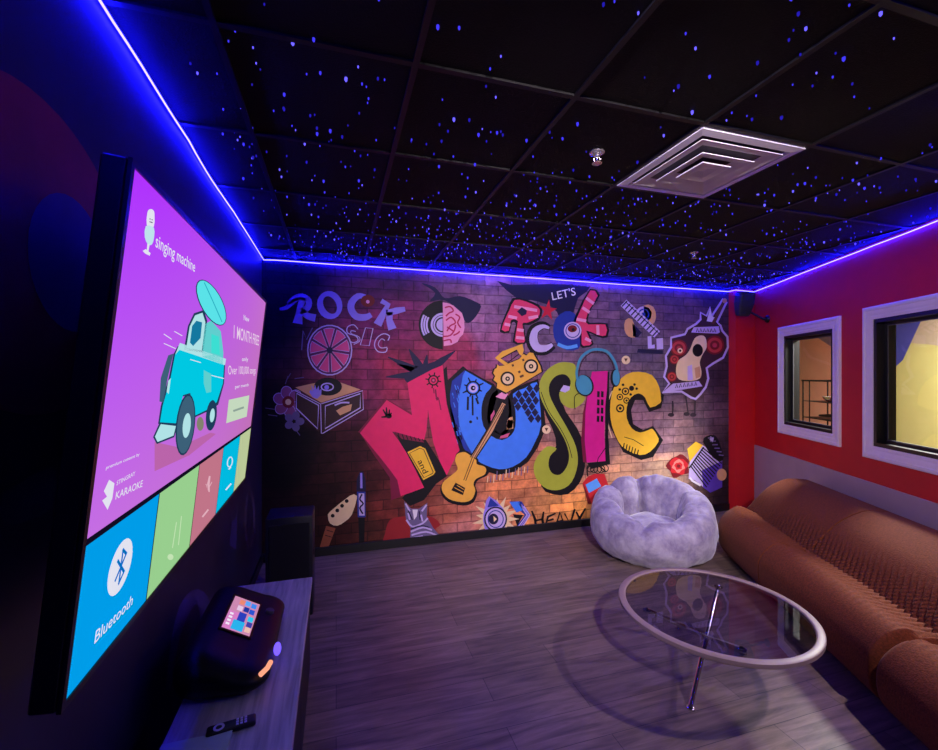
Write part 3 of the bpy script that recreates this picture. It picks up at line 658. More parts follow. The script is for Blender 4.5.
p.stroke(I(745, 140, 790, 165, 765, 215, 720, 300), [5, 5.5, 6, 8.5], VIO, 0); p.stroke(I(905, 195, 850, 205, 780, 222), [4.5, 6.5, 6], VIO, 0); p.stroke(I(800, 215, 800, 270, 820, 330), [6.5, 6.5, 8.5], VIO, 0)
p.build('painted_lettering', mural, 'violet word ROCK')
p = P(2)
p.stroke(I(212, 470, 222, 340, 245, 400, 285, 320), 1.2, GRYP, 0); p.stroke(I(590, 330, 560, 300, 520, 315, 520, 355, 575, 375, 590, 405, 560, 420, 535, 410), 1, LAV, 0, sm=3); p.stroke(I(575, 345, 545, 340, 545, 360, 595, 380, 600, 410, 560, 432), .8, LAV, 0, sm=3)
p.stroke(I(640, 320, 690, 325, 665, 440, 605, 435), .9, LAV, 0, True); p.stroke(I(790, 405, 800, 375, 760, 360, 715, 390, 700, 440, 725, 480, 775, 482, 785, 455), 1, LAV, 0, sm=3); p.stroke(I(770, 405, 745, 395, 725, 430, 745, 455, 785, 450), .8, LAV, 0, sm=3)
cx_, cy_ = I(400, 470)[0]
p.circ(cx_, cy_, 22.2, pm('plum', (96, 30, 84)), 0, ry=25); p.ring(cx_, cy_, 22, 1.3, LAV, 2, ry=24.8)
for k_ in range(9):
    a = k_*40+8; q = [(cx_+3*math.cos(math.radians(a+20)), cy_+3.4*math.sin(math.radians(a+20)))]+[(cx_+19.6*math.cos(math.radians(a+d_)), cy_+22*math.sin(math.radians(a+d_))) for d_ in (4, 12, 20, 28, 36)]
    p.poly(q, pm('slice_pink', (226, 76, 132)), 1); p.stroke(q, .6, LAV, 2, True)
p.circ(cx_, cy_, 3, NAVY, 3)
p.build('painted_citrus_slice', mural, 'round pink citrus slice standing for the U of the small outlined word MUSIC')
# --- half record
p = P(3); cx_, cy_ = 442.6, 324.8
p.poly(ell(cx_, cy_, 24, 24.5, a0=90, a1=270), K, 0)
for r_ in (21, 18.5, 16): p.stroke(ell(cx_, cy_, r_, r_, a0=150, a1=208, n=10), 1.8, LAV, 1)
p.poly(ell(cx_, cy_, 12, 12, a0=90, a1=270), LAV, 1); p.stroke(ell(cx_, cy_, 7, 7, a0=90, a1=270, n=12), 1.4, K, 2); p.stroke(ell(cx_, cy_, 9.6, 9.6, a0=90, a1=270, n=12), .6, K, 2)
br_ = M2(400, 210, 440, 215, 500, 240, 540, 275, 580, 310, 600, 370, 605, 450, 590, 510, 560, 540, 540, 580, 480, 610, 410, 620, 405, 400)
p.poly(br_, PALEP, 0)
for q in (M2(420, 260, 470, 250, 500, 290, 460, 310, 430, 340), M2(430, 380, 480, 350, 520, 400, 470, 430, 440, 480), M2(520, 320, 560, 350, 540, 400, 570, 450), M2(405, 530, 470, 520, 510, 470, 520, 420), M2(410, 570, 470, 560, 480, 590), M2(500, 520, 540, 500, 560, 480), M2(440, 440, 500, 480)): p.stroke(q, 1.5, pm('brain_red', (190, 40, 84)), 1, sm=3)
p.build('painted_record', mural, 'half vinyl record joined to half a pink brain')
# --- turntable box with flower
p = P(3)
p.poly(H(265, 355, 430, 318, 600, 318, 755, 372, 460, 470), TAN, 0); p.poly(H(265, 385, 450, 480, 440, 690, 265, 520), pm('dark_wood', (58, 34, 34)), 0); p.poly(H(460, 480, 765, 385, 765, 515, 470, 700), pm('dark_wood', (58, 34, 34)), 0)
for q in (H(275, 400, 440, 490, 432, 665, 272, 512), H(490, 495, 752, 402, 752, 508, 488, 665)): p.stroke(q, 1.2, LAV, 1, True)
p.stroke(H(265, 380, 455, 480, 460, 700, 470, 700, 775, 520, 770, 380, 460, 478), .9, LAV, 1)
p.circ(*H(510, 350)[0], 14, K, 1, ry=9); p.stroke(ell(*H(505, 352)[0], 6, 3.6), 1.3, LAV, 2, True); p.circ(*H(500, 355)[0], 2.4, VIO, 2)
p.poly(H(370, 390, 380, 370, 395, 385, 385, 335, 405, 375, 412, 335, 425, 372, 440, 340, 445, 378, 462, 365, 460, 410, 430, 440, 395, 430), VIO, 3)
p.stroke(H(560, 490, 610, 470, 670, 470), 1.6, LAV, 2, sm=3); p.poly(H(570, 530, 620, 500, 690, 480, 680, 530, 600, 565), TAN, 2)
p.build('painted_turntable', mural, 'wooden turntable box with a hand on its record')
p = P(2); fc = H(212, 465)[0]
for k_ in range(6):
    a = math.radians(k_*60+20); p.circ(fc[0]+9*math.cos(a), fc[1]+9.5*math.sin(a), 6.4, pm('dusty_rose', (150, 80, 120)), k_*.15, ry=5.6, rot=k_*60+20); p.stroke(ell(fc[0]+9*math.cos(a), fc[1]+9.5*math.sin(a), 6.4, 5.6, rot=k_*60+20), .6, LAV, k_*.15+.05, True)
p.circ(*fc, 3, CRM, 2); p.circ(*fc, 6, DRED, 1.5)
fc2 = H(255, 610)[0]
for k_ in range(5):
    a = math.radians(k_*72); p.circ(fc2[0]+6*math.cos(a), fc2[1]+6*math.sin(a), 4.4, GRYP, .3, ry=3.8, rot=k_*72)
for q in (H(40, 510, 110, 520), H(60, 560, 130, 570), H(250, 650, 300, 715), H(200, 300, 230, 250), H(260, 290, 330, 280), H(190, 330, 210, 270)): p.stroke(q, [.8, 2.6, .8], GRYP, 0)
p.build('painted_flower', mural, 'dusky flower beside the turntable')
# --- low left: headstock, pen, cat
p = P(3)
p.poly(J(95, 385, 150, 400, 100, 532, 48, 540), pm('neck_brown', (150, 82, 56)), 0); p.poly(J(105, 330, 120, 300, 235, 208, 268, 206, 275, 225, 245, 320, 205, 360, 160, 385, 118, 372), CRM, 1, sm=2)
for x, y in ((215, 240), (188, 268), (160, 295), (133, 326)): p.circ(*J(x, y)[0], 1.9, K, 2)
for y in (410, 440): p.stroke(J(100-(y-400)*.3, y, 140-(y-400)*.3, y+12), .7, K, 2)
p.build('painted_headstock', mural, 'pale guitar headstock with four pegs')
p = P(4)
p.poly(J(272, 180, 275, 110, 292, 68, 312, 68, 325, 110, 328, 180), NAVY, 0); p.poly(J(294, 75, 306, 75, 308, 165, 294, 165), VIO, 1); p.poly(J(275, 185, 325, 185, 325, 335, 280, 335), DBLUE, 0); p.poly(J(285, 195, 318, 195, 320, 325, 288, 325), LAV, 1); p.stroke(J(305, 200, 292, 230, 312, 255, 292, 280, 310, 315), 1.6, NAVY, 2, sm=3); p.poly(J(283, 338, 322, 338, 318, 500, 288, 505), K, 0)
p.build('painted_pen', mural, 'tall blue marker pen')
p = P(3)
p.poly(J(440, 430, 470, 350, 560, 330, 700, 330, 760, 370, 740, 400, 600, 480, 440, 490), pm('brick_red', (150, 34, 40)), -1, sm=3)
p.poly(J(552, 240, 592, 285, 640, 285, 688, 250, 684, 330, 720, 395, 775, 460, 690, 470, 665, 482, 585, 490, 590, 400, 562, 345), GRYP, 0)
p.poly(J(600, 290, 632, 290, 625, 330, 610, 350), WHT, 1)
for q in (J(560, 255, 585, 300), J(683, 262, 655, 300), J(565, 350, 600, 390, 660, 370, 690, 340), J(590, 420, 660, 395, 715, 410), J(595, 440, 680, 420, 750, 445), J(650, 320, 660, 360), J(575, 310, 585, 350)): p.stroke(q, 1.7, LAV, 1, sm=3)
for q in (J(575, 295, 600, 350), J(640, 300, 645, 350), J(590, 405, 650, 385, 700, 395)): p.stroke(q, 1.2, NAVY, 1.5, sm=3)
p.poly(J(588, 455, 660, 440, 668, 480, 588, 488), LAV, 1); p.circ(*J(630, 465)[0], 2.4, NAVY, 2, ry=1.6)
p.build('painted_cat', mural, 'striped grey violet cat on a red spot')
# --- eye with spikes, chevrons, HEAVY
p = P(3); c0 = Kz(208, 228)[0]; q = []
for k_ in range(34):
    a = math.radians(k_*360/34); r_ = (25 if k_ % 4 == 0 else 21) if k_ % 2 == 0 else 14; q.append((c0[0]+r_*math.cos(a)*.95, c0[1]+r_*math.sin(a)))
q = [(x, min(y, 538.5-(x-460)*.08)) for x, y in q]
p.poly(q, CRM, 0); p.poly(Kz(170, 95, 255, 170, 262, 290, 215, 320, 160, 315, 135, 240, 145, 165), VIO, 1, sm=2); p.poly(Kz(178, 105, 228, 150, 160, 160), DBLUE, 2)
p.circ(*c0, 11.5, NAVY, 2, ry=12.5); p.circ(*c0, 10, LAV, 3, ry=11); p.ring(*c0, 7.6, 1, DBLUE, 4, ry=8.4); p.circ(*Kz(195, 228)[0], 5, NAVY, 4, ry=5.4); p.poly(Kz(195, 210, 215, 228, 198, 245), CRM, 5)
p.build('painted_eye', mural, 'blue eye in a spiky cream burst')
p = P(2)
p.poly(Kz(290, 125, 360, 125, 415, 205, 335, 302, 310, 300, 380, 205), DBLUE, 0)
for d_ in (0, 14, 28): p.stroke(Kz(345+d_, 135+d_*.6, 392+d_*.6, 205, 322+d_, 300), 1.1, LAV if d_ != 14 else VIO, 1)
p.poly(Kz(290, 130, 345, 125, 372, 175, 330, 190), BLUE, 1); p.poly(Kz(310, 200, 370, 205, 335, 270), K, .5)
p.build('painted_chevron', mural, 'blue folded chevron stripes')
p = P(4)
for q in (Kz(420, 180, 440, 230, 445, 285), Kz(490, 185, 482, 230, 492, 278), Kz(440, 238, 490, 228), Kz(560, 195, 515, 215, 500, 270, 555, 262), Kz(510, 240, 548, 228), Kz(560, 270, 585, 190, 610, 262), Kz(568, 245, 605, 238), Kz(612, 195, 645, 258, 672, 170), Kz(680, 185, 700, 225), Kz(735, 165, 695, 235, 670, 270)): p.stroke(q, [1.6, 2.8, 2.2], K, 0)
p.build('painted_lettering', mural, 'black scrawled word HEAVY'); p = P(2)
for k_ in range(14): x, y = D(430+k_*23, 452-k_*6+(k_ % 3)*8)[0]; p.stroke([(x, y+2), (x+.6, y-4-(k_ % 4))], 1, GRYP if k_ % 2 else CRM, 0)
p.build('painted_scribble', mural)
# --- red player
p = P(4)
p.poly(Z6(18, 180, 60, 130, 110, 108, 190, 108, 222, 200, 200, 330, 60, 340, 40, 260), REDP, 0); p.poly(Z6(18, 180, 40, 260, 60, 340, 90, 345, 60, 260), DRED, 1); p.poly(Z6(42, 192, 130, 143, 165, 205, 68, 257), SKY, 1)
p.stroke(Z6(60, 128, 55, 70, 90, 40, 150, 50, 200, 90), 1.3, K, 0, sm=3)
for k_ in range(5): p.ring(*Z6(80+k_*28, 75-abs(k_-2)*5)[0], 3.6, .9, K, 0)
p.build('painted_player', mural, 'red pocket player with blue screen')
# --- rose and microphone behind the plush chair
p = P(3)
c0 = (678.3, 466)
for r_, m_ in ((11, DRED), (8.6, REDP), (6, pm('pale_red', (224, 130, 120))), (3.8, REDP), (1.8, DRED)): p.poly([(c0[0]+r_*(1+.16*math.sin(5*t_+r_))*math.cos(t_), c0[1]+r_*(1+.16*math.cos(4*t_+r_))*math.sin(t_)) for t_ in [k_*math.pi/11 for k_ in range(22)]], m_, (11-r_)*.3)
p.build('painted_rose', mural, 'red rose beside the microphone')
p = P(3)
p.poly(L_(310, 240, 380, 180, 440, 210, 330, 350), YEL, 0)
p.poly(L_(330, 350, 440, 210, 480, 240, 600, 340, 600, 560, 500, 605, 370, 500, 320, 490), LAV, 1); p.poly(L_(430, 420, 600, 340, 600, 560, 500, 605, 440, 560), PURP, 2)
for k_ in range(10): a = L_(345+k_*26, 385-k_*16)[0] if k_ < 7 else L_(345+k_*26, 385-k_*16)[0]; p.stroke([L_(350+k_*9, 345-k_*14)[0], L_(420+k_*17, 440-k_*14)[0]] if False else [L_(335+k_*11, 380-k_*17)[0], L_(470+k_*14, 560-k_*22)[0]], 1.25, K, 3)
p.stroke(L_(325, 400, 445, 225), 1.4, K, 3); p.stroke(L_(330, 480, 350, 505, 420, 545), 2, WHT, 3)
p.poly(L_(440, 180, 470, 135, 530, 125, 570, 170, 610, 300, 590, 345, 520, 310), K, 2, sm=2)
for k_ in range(6): p.stroke(L_(480+k_*18, 150+k_*28, 530+k_*16, 145+k_*30), 1.2, GRYP, 4)
p.poly(L_(500, 135, 530, 150, 520, 185, 495, 165), LAV, 4); p.circ(*L_(595, 455)[0], 5, TAN, 3, ry=6)
p.build('painted_microphone', mural, 'ribbed white and violet microphone')
# --- LET'S ROCK
p = P(3)
p.poly(Fz(118, 120, 185, 128, 255, 155, 272, 185, 255, 235, 200, 262, 175, 262, 190, 345, 165, 362, 118, 350, 135, 255, 112, 250, 100, 300, 50, 295, 75, 215, 90, 180), K, 0, sm=2)
Rp = Fz(128, 130, 185, 138, 245, 165, 260, 190, 245, 225, 190, 250, 168, 255, 182, 340, 165, 352, 128, 342, 145, 240, 108, 236, 98, 290, 60, 285, 85, 215, 100, 185)
p.poly(Rp, pm('rock_rose', (222, 60, 104)), 1, sm=2); p.poly(Fz(140, 190, 165, 168, 192, 185, 188, 205, 165, 215), NAVY, 3)
for q in (Fz(125, 165, 245, 185), Fz(95, 215, 140, 225), Fz(200, 225, 250, 215), Fz(75, 255, 105, 262), Fz(140, 285, 175, 290), Fz(135, 325, 178, 330)): p.stroke(q, 3, PALEP, 2)
p.poly([(Fz(300, 185)[0][0]+(9.5 if k_ % 2 == 0 else 3.6)*math.sin(math.radians(k_*36+8)), Fz(300, 185)[0][1]-(11 if k_ % 2 == 0 else 4)*math.cos(math.radians(k_*36+8))) for k_ in range(10)], pm('star_red', (200, 30, 60)), 4)
p.stroke(Fz(310, 275, 275, 262, 230, 285, 218, 340, 240, 385, 290, 390, 330, 365), [5, 8, 11, 12.5, 11.5, 10, 7], K, 0, sm=4); p.stroke(Fz(308, 277, 275, 268, 236, 290, 226, 338, 246, 378, 288, 382, 325, 362), [2.5, 4, 6.5, 8.5, 8, 6.5, 3], LAV, 1, sm=4)
p.poly(Fz(340, 230, 390, 190, 440, 200, 470, 260, 470, 340, 460, 385, 400, 392, 345, 355, 328, 290), DBLUE, 1, sm=2); p.stroke(Fz(352, 360, 400, 378, 455, 368), 3.4, SKY, 2, sm=3); p.circ(*Fz(430, 290)[0], 8.8, LAV, 3); p.ring(*Fz(430, 290)[0], 6.8, .9, DBLUE, 4); p.circ(*Fz(428, 280)[0], 4.6, DRED, 4, ry=3.6); p.circ(*Fz(432, 285)[0], 1.6, K, 5)
p.poly(Fz(520, 72, 572, 105, 530, 170, 510, 225, 520, 250, 612, 252, 612, 325, 560, 322, 515, 300, 540, 360, 500, 378, 470, 370, 465, 280, 435, 260, 450, 200), K, 1, sm=2)
p.poly(Fz(522, 80, 560, 108, 520, 175, 500, 228, 512, 258, 600, 258, 602, 315, 560, 312, 500, 290, 530, 355, 500, 368, 476, 360, 476, 275, 445, 250, 465, 195), pm('rock_rose', (222, 60, 104)), 2, sm=2)
for q in (Fz(500, 120, 540, 150), Fz(480, 170, 518, 195), Fz(560, 262, 562, 312), Fz(495, 330, 525, 345), Fz(450, 230, 500, 240)): p.stroke(q, 3, PALEP, 3)
p.text("LET'S", Fz(325, 132)[0], Fz(447, 104)[0], (-1.4, -7.6), WHT, 5)
p.build('painted_lettering', mural, "words LET'S ROCK with a white spiral C and an eyed blue O")
# --- little keyboard guitar
p = P(3)
p.poly(Fz(705, 235, 740, 230, 760, 300, 755, 325, 720, 320, 700, 285), TAN, 0, sm=2); p.poly(Fz(800, 160, 850, 165, 865, 220, 845, 260, 815, 250), TAN, 0, sm=2); p.poly(Fz(740, 250, 790, 300, 770, 325, 745, 320), NAVY, 0)
p.circ(*Fz(800, 205)[0], 8, LAV, 0); p.ring(*Fz(800, 205)[0], 5, 1.4, DBLUE, 1); p.circ(*Fz(800, 205)[0], 2, DBLUE, 1)
p.stroke(Fz(695, 145, 870, 310), 8.5, LAV, 2); p.stroke(Fz(705, 140, 885, 310), .8, NAVY, 3)
for k_ in range(11): x, y = Fz(700+k_*16, 150+k_*15.3)[0]; p.stroke([(x-2.6, y+2.8), (x+2.6, y-2.8)], 1.3, NAVY, 3)
for q in (Fz(820, 320, 840, 318, 842, 365, 858, 362, 858, 382, 822, 384), Fz(866, 332, 900, 328, 902, 385, 868, 388)): p.poly(q, LAV, 1)
p.poly(Fz(770, 385, 900, 392, 900, 412, 765, 405), NAVY, 0)
p.build('painted_keyboard', mural, 'small tan guitar crossed by a violet keyboard strip')
# --- acoustic guitar sticker
p = P(3)
outl = Gz(180, 585, 235, 620, 262, 628, 290, 600, 320, 560, 335, 510, 325, 450, 360, 425, 420, 390, 448, 330, 445, 270, 415, 235, 405, 205, 385, 185, 440, 70, 420, 52, 355, 150, 345, 100, 325, 150, 290, 130, 290, 170, 265, 195, 215, 225, 200, 255, 120, 275, 120, 330, 90, 380, 95, 440, 80, 500, 110, 540, 70, 590)
p.stroke(outl, 2.2, LAV, 3, True); p.poly(outl, pm('sticker_dark', (60, 34, 44)), 0)
for (x, y), r_ in ((Gz(165, 335)[0], 8.5), (Gz(372, 318)[0], 9.5), (Gz(125, 500)[0], 5), (Gz(140, 400)[0], 5)):
    p.circ(x, y, r_, DRED, 1); p.ring(x, y, r_*.65, r_*.3, pm('rose_red', (190, 60, 60)), 2); p.circ(x, y, r_*.25, pm('rose_red', (190, 60, 60)), 2)
p.poly(Gz(255, 280, 290, 262, 318, 275, 325, 330, 300, 375, 285, 420, 295, 470, 285, 510, 230, 525, 165, 515, 148, 470, 160, 410, 205, 375, 230, 340), CRM, 4, sm=3)
p.circ(*Gz(273, 348)[0], 5.2, K, 5, ry=6.4); p.circ(*Gz(172, 350)[0], 2.6, CRM, 3); p.circ(*Gz(172, 350)[0], 1.2, K, 4)
p.poly(Gz(215, 440, 240, 430, 245, 520, 215, 520), LAV, 5); p.poly(Gz(255, 450, 285, 440, 290, 500, 262, 512), TAN, 5)
p.stroke(Gz(360, 195, 425, 65), 3, BRN, 4); p.circ(*Gz(428, 62)[0], 2.4, TAN, 5); p.poly(Gz(325, 180, 345, 105, 355, 150, 372, 160, 355, 185), WHT, 4)
p.poly(Gz(235, 245, 250, 215, 395, 210, 400, 245, 385, 252), LAV, 6); p.poly(Gz(70, 590, 130, 540, 280, 525, 300, 555, 180, 575), LAV, 6)
p.text('STEADY', Gz(262, 245)[0], Gz(385, 240)[0], (.2, -4.2), NAVY, 7) if False else [p.stroke(Gz(265+k_*20, 243, 270+k_*20, 222, 278+k_*20, 243), .9, NAVY, 7) for k_ in range(6)]
for k_ in range(6): p.stroke(Gz(145+k_*22, 565-k_*2.5, 152+k_*22, 542-k_*2.5, 158+k_*22, 563-k_*2.5), .9, NAVY, 7)
p.build('painted_sticker', mural, 'cream acoustic guitar with roses and two lavender banners')
for q in (Gz(130, 640, 130, 720), Gz(205, 610, 220, 715), Gz(260, 640, 258, 720)):
    p = P(1); p.stroke(q, [1.6, 2.2, 1.2], pm('drip', (40, 24, 40)), 0); p.circ(q[-1][0]-1.6, q[-1][1], 3.2, pm('drip', (40, 24, 40)), 0, ry=2); p.build('painted_drip', mural)
# ================================================================== dark mural on the left wall
LP = Plane((XL+.003, 0, 0), (0, 1, 0), (0, 0, 1))
if LP.n.x < 0: LP.n = -LP.n
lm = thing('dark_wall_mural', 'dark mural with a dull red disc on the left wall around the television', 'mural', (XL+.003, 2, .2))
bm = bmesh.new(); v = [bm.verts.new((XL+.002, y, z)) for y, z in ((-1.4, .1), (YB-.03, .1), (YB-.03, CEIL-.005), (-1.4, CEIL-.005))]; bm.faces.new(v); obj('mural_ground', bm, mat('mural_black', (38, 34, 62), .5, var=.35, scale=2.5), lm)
def lpaint(name, pts_yz, m, lev, label=None):
    p = Paint(LP, .001); p.raw([[( (y-0)*1, z-0) for y, z in pts_yz]], m, lev); return p.build(name, lm, label)
sg = 1 if LP.u.y > 0 else -1
lpaint('painted_disc', [(1.25+.42*math.cos(k*math.pi/24), 1.97+.36*math.sin(k*math.pi/24)) for k in range(48)], mat('mural_dull_red', (150, 36, 60), .6, var=.3, scale=4), 0, 'dull red disc')
lpaint('painted_disc', [(1.36+.17*math.cos(k*math.pi/16), 1.98+.17*math.sin(k*math.pi/16)) for k in range(32)], mat('mural_dull_blue', (40, 40, 130), .6, var=.2, scale=4), 1, 'dull blue disc')
lp = Paint(LP, .001); VM = mat('mural_dusky_violet', (70, 58, 120), .6, var=.25, scale=5)
lp.stroke([(168, 690), (175, 640), (185, 608), (197, 596), (205, 610), (206, 650)], [5, 8, 12, 14, 12, 9], VM, 0, sm=4); lp.build('painted_arch', lm, 'dusky violet arch')
lp = Paint(LP, .001); lp.stroke(ell(249.5, 520, 4.6, 27), 2.2, mat('mural_grey', (86, 76, 92), .6, var=.2), 0, True); lp.build('painted_ring', lm, 'grey ring')
lp = Paint(LP, .001); lp.poly([(229, 545), (232, 522), (237, 516), (236, 550)], VM, 0); lp.build('painted_blot', lm)
lp = Paint(LP, .001); lp.poly([(2, 492), (18, 484), (30, 476), (44, 470), (56, 470), (52, 506), (30, 520), (2, 524)], mat('mural_slate', (46, 48, 82), .6, var=.3, scale=4), 0, sm=2); lp.build('painted_blot', lm)
# ================================================================== television
TL = Vector((-.342, .912, CAM_Z+.366)); TR = Vector((-.358, 2.555, CAM_Z+.383)); SW = (TR-TL).length; SH = .93
tu = (TR-TL).normalized(); tvv = Vector((.112, 0, 1)); tvv = (tvv-tu*tvv.dot(tu)).normalized(); tn = tu.cross(tvv)
TP = Plane(TL, tu, tvv)
def tp(a, b, h): return TP.P(a, b, h)
tv = thing('television', 'large wall mounted television glowing with a violet karaoke menu on the left wall', 'television', tp(SW/2, -SH, -.04))
bm = bmesh.new(); box(bm, (-.012, -SH-.014, -.045), (SW+.012, .012, -.004), frame=tp, bev=.004, seg=1)
obj('frame', bm, mat('black_tv_plastic', (10, 10, 12), .35), tv)
bm = bmesh.new()
rsq = [[bm.verts.new(tp(*q)) for q in ((-i, -SH-i-.002*(i > 0), h), (SW+i, -SH-i-.002*(i > 0), h), (SW+i, i, h), (-i, i, h))] for i, h in ((0, -.004), (0, .003), (.012, .003), (.012, -.004))]
for A, B_ in zip(rsq, rsq[1:]):
    for q in range(4): bm.faces.new((A[q], A[(q+1) % 4], B_[q], B_[q]) if False else (A[q], A[(q+1) % 4], B_[(q+1) % 4], B_[q]))
obj('bezel', bm, mat('black_tv_plastic', (10, 10, 12), .35), tv)
bm = bmesh.new(); bx = tp(SW/2, -SH*.5, -.05); box(bm, (XL, bx.y-.3, bx.z-.2), (XL+.03, bx.y+.3, bx.z+.2)); 
for dy in (-.2, .2): tube(bm, [(XL+.03, bx.y+dy, bx.z), (bx.x+.01, bx.y+dy, bx.z)], .02, 8)
obj('wall_bracket', bm, mat('black_bracket', (18, 17, 20), .4, .4), tv)
def grad(name, c00, c10, c01, c11, k):
    """screen picture: colours at the four corners of the screen"""
    m = bpy.data.materials.new(name); m.use_nodes = True; nt = m.node_tree; nt.nodes.clear(); L = nt.links.new
    o = nt.nodes.new('ShaderNodeOutputMaterial'); e = nt.nodes.new('ShaderNodeEmission'); e.inputs[1].default_value = k
    a = nt.nodes.new('ShaderNodeAttribute'); a.attribute_name = 'screen_uv'; sp = nt.nodes.new('ShaderNodeSeparateXYZ'); L(a.outputs['Vector'], sp.inputs[0])
    ms = []
    for A_, B_ in ((c00, c10), (c01, c11)):
        x = nt.nodes.new('ShaderNodeMix'); x.data_type = 'RGBA'; x.inputs[6].default_value = (*lin(A_), 1); x.inputs[7].default_value = (*lin(B_), 1); L(sp.outputs['X'], x.inputs[0]); ms.append(x)
    x = nt.nodes.new('ShaderNodeMix'); x.data_type = 'RGBA'; L(sp.outputs['Y'], x.inputs[0]); L(ms[0].outputs[2], x.inputs[6]); L(ms[1].outputs[2], x.inputs[7])
    L(x.outputs[2], e.inputs[0]); L(e.outputs[0], o.inputs[0]); return m
TVK = TV_K
bm = bmesh.new(); lay = bm.verts.layers.float_vector.new('screen_uv'); vs = [bm.verts.new(tp(*q, -.001)) for q in ((0, -SH), (SW, -SH), (SW, 0), (0, 0))]; bm.faces.new(vs)
for v, c in zip(vs, ((0, 0, 0), (1, 0, 0), (1, 1, 0), (0, 1, 0))): v[lay] = c
screen = obj('screen', bm, grad('menu_banner', (206, 126, 214), (192, 112, 172), (174, 46, 255), (196, 112, 206), TVK), tv)
def em(n, rgb): return emis('menu_'+n, rgb, TVK)
vd0 = TP.uv(83, 536)[1]; vd1 = TP.uv(252, 427)[1]; vd = (vd0+vd1)/2
us = [0]+[TP.uv(*q)[0] for q in ((158.8, 497), (199, 467.4), (223.2, 450), (239.5, 440.3))]+[SW]
W_ = zc(60, 440, .3466); V2 = zc(40, 330, .2665); V1 = zc(40, 150, .2665); MZ = zc(130, 190, .14667)
EW = em('white', (226, 226, 240)); EK = em('dark', (16, 12, 34))
p = Paint(TP, .0); p.raw([[(0, -SH), (SW, -SH), (SW, vd), (0, vd)]], EK, 0); g = .006
names = [('blue', (0, 156, 232)), ('green', (152, 206, 142)), ('rose', (192, 116, 136)), ('cyan', (0, 186, 224)), ('tan', (186, 200, 152))]
p.build('tile_strip', screen)
for i, (n_, c_) in enumerate(names):
    p = Paint(TP, .0); p.raw([[(us[i]+(g/2 if i else 0), -SH), (us[i+1]-(g/2 if i < 4 else 0), -SH), (us[i+1]-(g/2 if i < 4 else 0), vd-g*2), (us[i]+(g/2 if i else 0), vd-g*2)]], em(n_, c_), 1)
    uc = (us[i]+us[i+1])/2
    if i == 0:
        ca, cb = TP.uv(120, 566.5); R_ = .055
        p.raw([[(ca+R_*math.cos(t_*math.pi/16), cb+R_*math.sin(t_*math.pi/16)) for t_ in range(32)]], EW, 2)
        def seg(a, b, w_=.007):
            d = Vector((b[0]-a[0], b[1]-a[1])).normalized()*w_/2; nn = Vector((-d.y, d.x)); a, b = Vector(a)-d, Vector(b)+d
            p.raw([[tuple(a+nn), tuple(b+nn), tuple(b-nn), tuple(a-nn)]], em('blue', (0, 110, 200)), 3)
        h_ = .034; q_ = .019
        for a, b in (((-q_, -q_), (q_, q_)), ((-q_, q_), (q_, -q_)), ((0, -h_), (0, h_)), ((0, h_), (q_, q_)), ((0, -h_), (q_, -q_))): seg((ca+a[0], cb+a[1]), (ca+b[0], cb+b[1]))
        p.text('Bluetooth', (93.5, 644), (131.5, 604.5), (1.8, -13), EW, 2)
    elif i == 1:
        for q in ((176, 522, 172, 548), (181, 516, 178, 545)): p.stroke([q[:2], q[2:]], .8, em('pale_green', (196, 226, 180)), 2)
        p.circ(170, 557, 3, em('pale_green', (196, 226, 180)), 2)
    elif i == 2:
        p.stroke([(208.8, 492), (208, 484), (209.4, 476)], [1.2, 2.6, 1.6], em('pale_rose', (226, 176, 190)), 2); p.stroke([(205.6, 484), (207.4, 490), (211.5, 482)], .8, em('pale_rose', (226, 176, 190)), 2)
        p.text('Stage', (201, 519), (208, 510), (.8, -4), em('pale_rose', (226, 176, 190)), 2) if False else p.stroke([(202, 517), (208, 509.5)], 1.6, em('pale_rose', (226, 176, 190)), 2)
    elif i == 3:
        p.stroke(ell(229.6, 462, 2.4, 5, rot=10), 1, EW, 2, True); p.stroke([(228.2, 469.5), (230.6, 467)], 1.2, EW, 2); p.stroke([(225.4, 490), (231, 483.5)], 1.4, EW, 2)
    p.build('menu_tile', screen, n_+' menu tile')
# banner artwork
p = Paint(TP, .0); EKo = em('outline', (30, 60, 90)); EC = em('van_cyan', (0, 200, 226)); EP = em('van_pale', (176, 226, 230)); ET = em('van_teal', (96, 206, 206)); EGl = em('van_glass', (20, 120, 160)); EDk = em('van_tyre', (60, 96, 120))
p.poly(V2(430, 420, 520, 440, 640, 385, 660, 390, 560, 470, 430, 530), em('van_shadow', (186, 100, 170)), 0)
p.poly(V2(480, 95, 500, 88, 478, 180, 462, 272, 447, 268, 452, 180), EDk, 1)
p.poly(V2(516, 60, 695, 108, 690, 200, 668, 280, 640, 300, 575, 330, 560, 240, 535, 250, 512, 356, 442, 352, 452, 285, 482, 180, 500, 90), EKo, 1); p.poly(V2(520, 66, 690, 115, 685, 200, 662, 270, 640, 292, 578, 322, 562, 236, 535, 244, 508, 350, 448, 346, 458, 285, 488, 180, 505, 92), EC, 2)
p.poly(V2(446, 348, 512, 356, 502, 402, 436, 428, 422, 402), EKo, 2); p.poly(V2(450, 353, 507, 360, 498, 396, 438, 420, 428, 400), EP, 3)
p.poly(V2(504, 92, 522, 48, 696, 108, 692, 132, 520, 74), EP, 3); p.poly(V2(488, 180, 480, 240, 472, 232, 478, 190), EP, 3); p.poly(V2(612, 150, 640, 165, 640, 232, 622, 236, 612, 200), ET, 3)
p.poly(ell(*V2(542, 355)[0], 9.6, 31, rot=6), EKo, 4); p.poly(ell(*V2(542, 355)[0], 8.4, 29, rot=6), EDk, 5); p.poly(ell(*V2(545, 358)[0], 4, 12.5, rot=6), EP, 6)
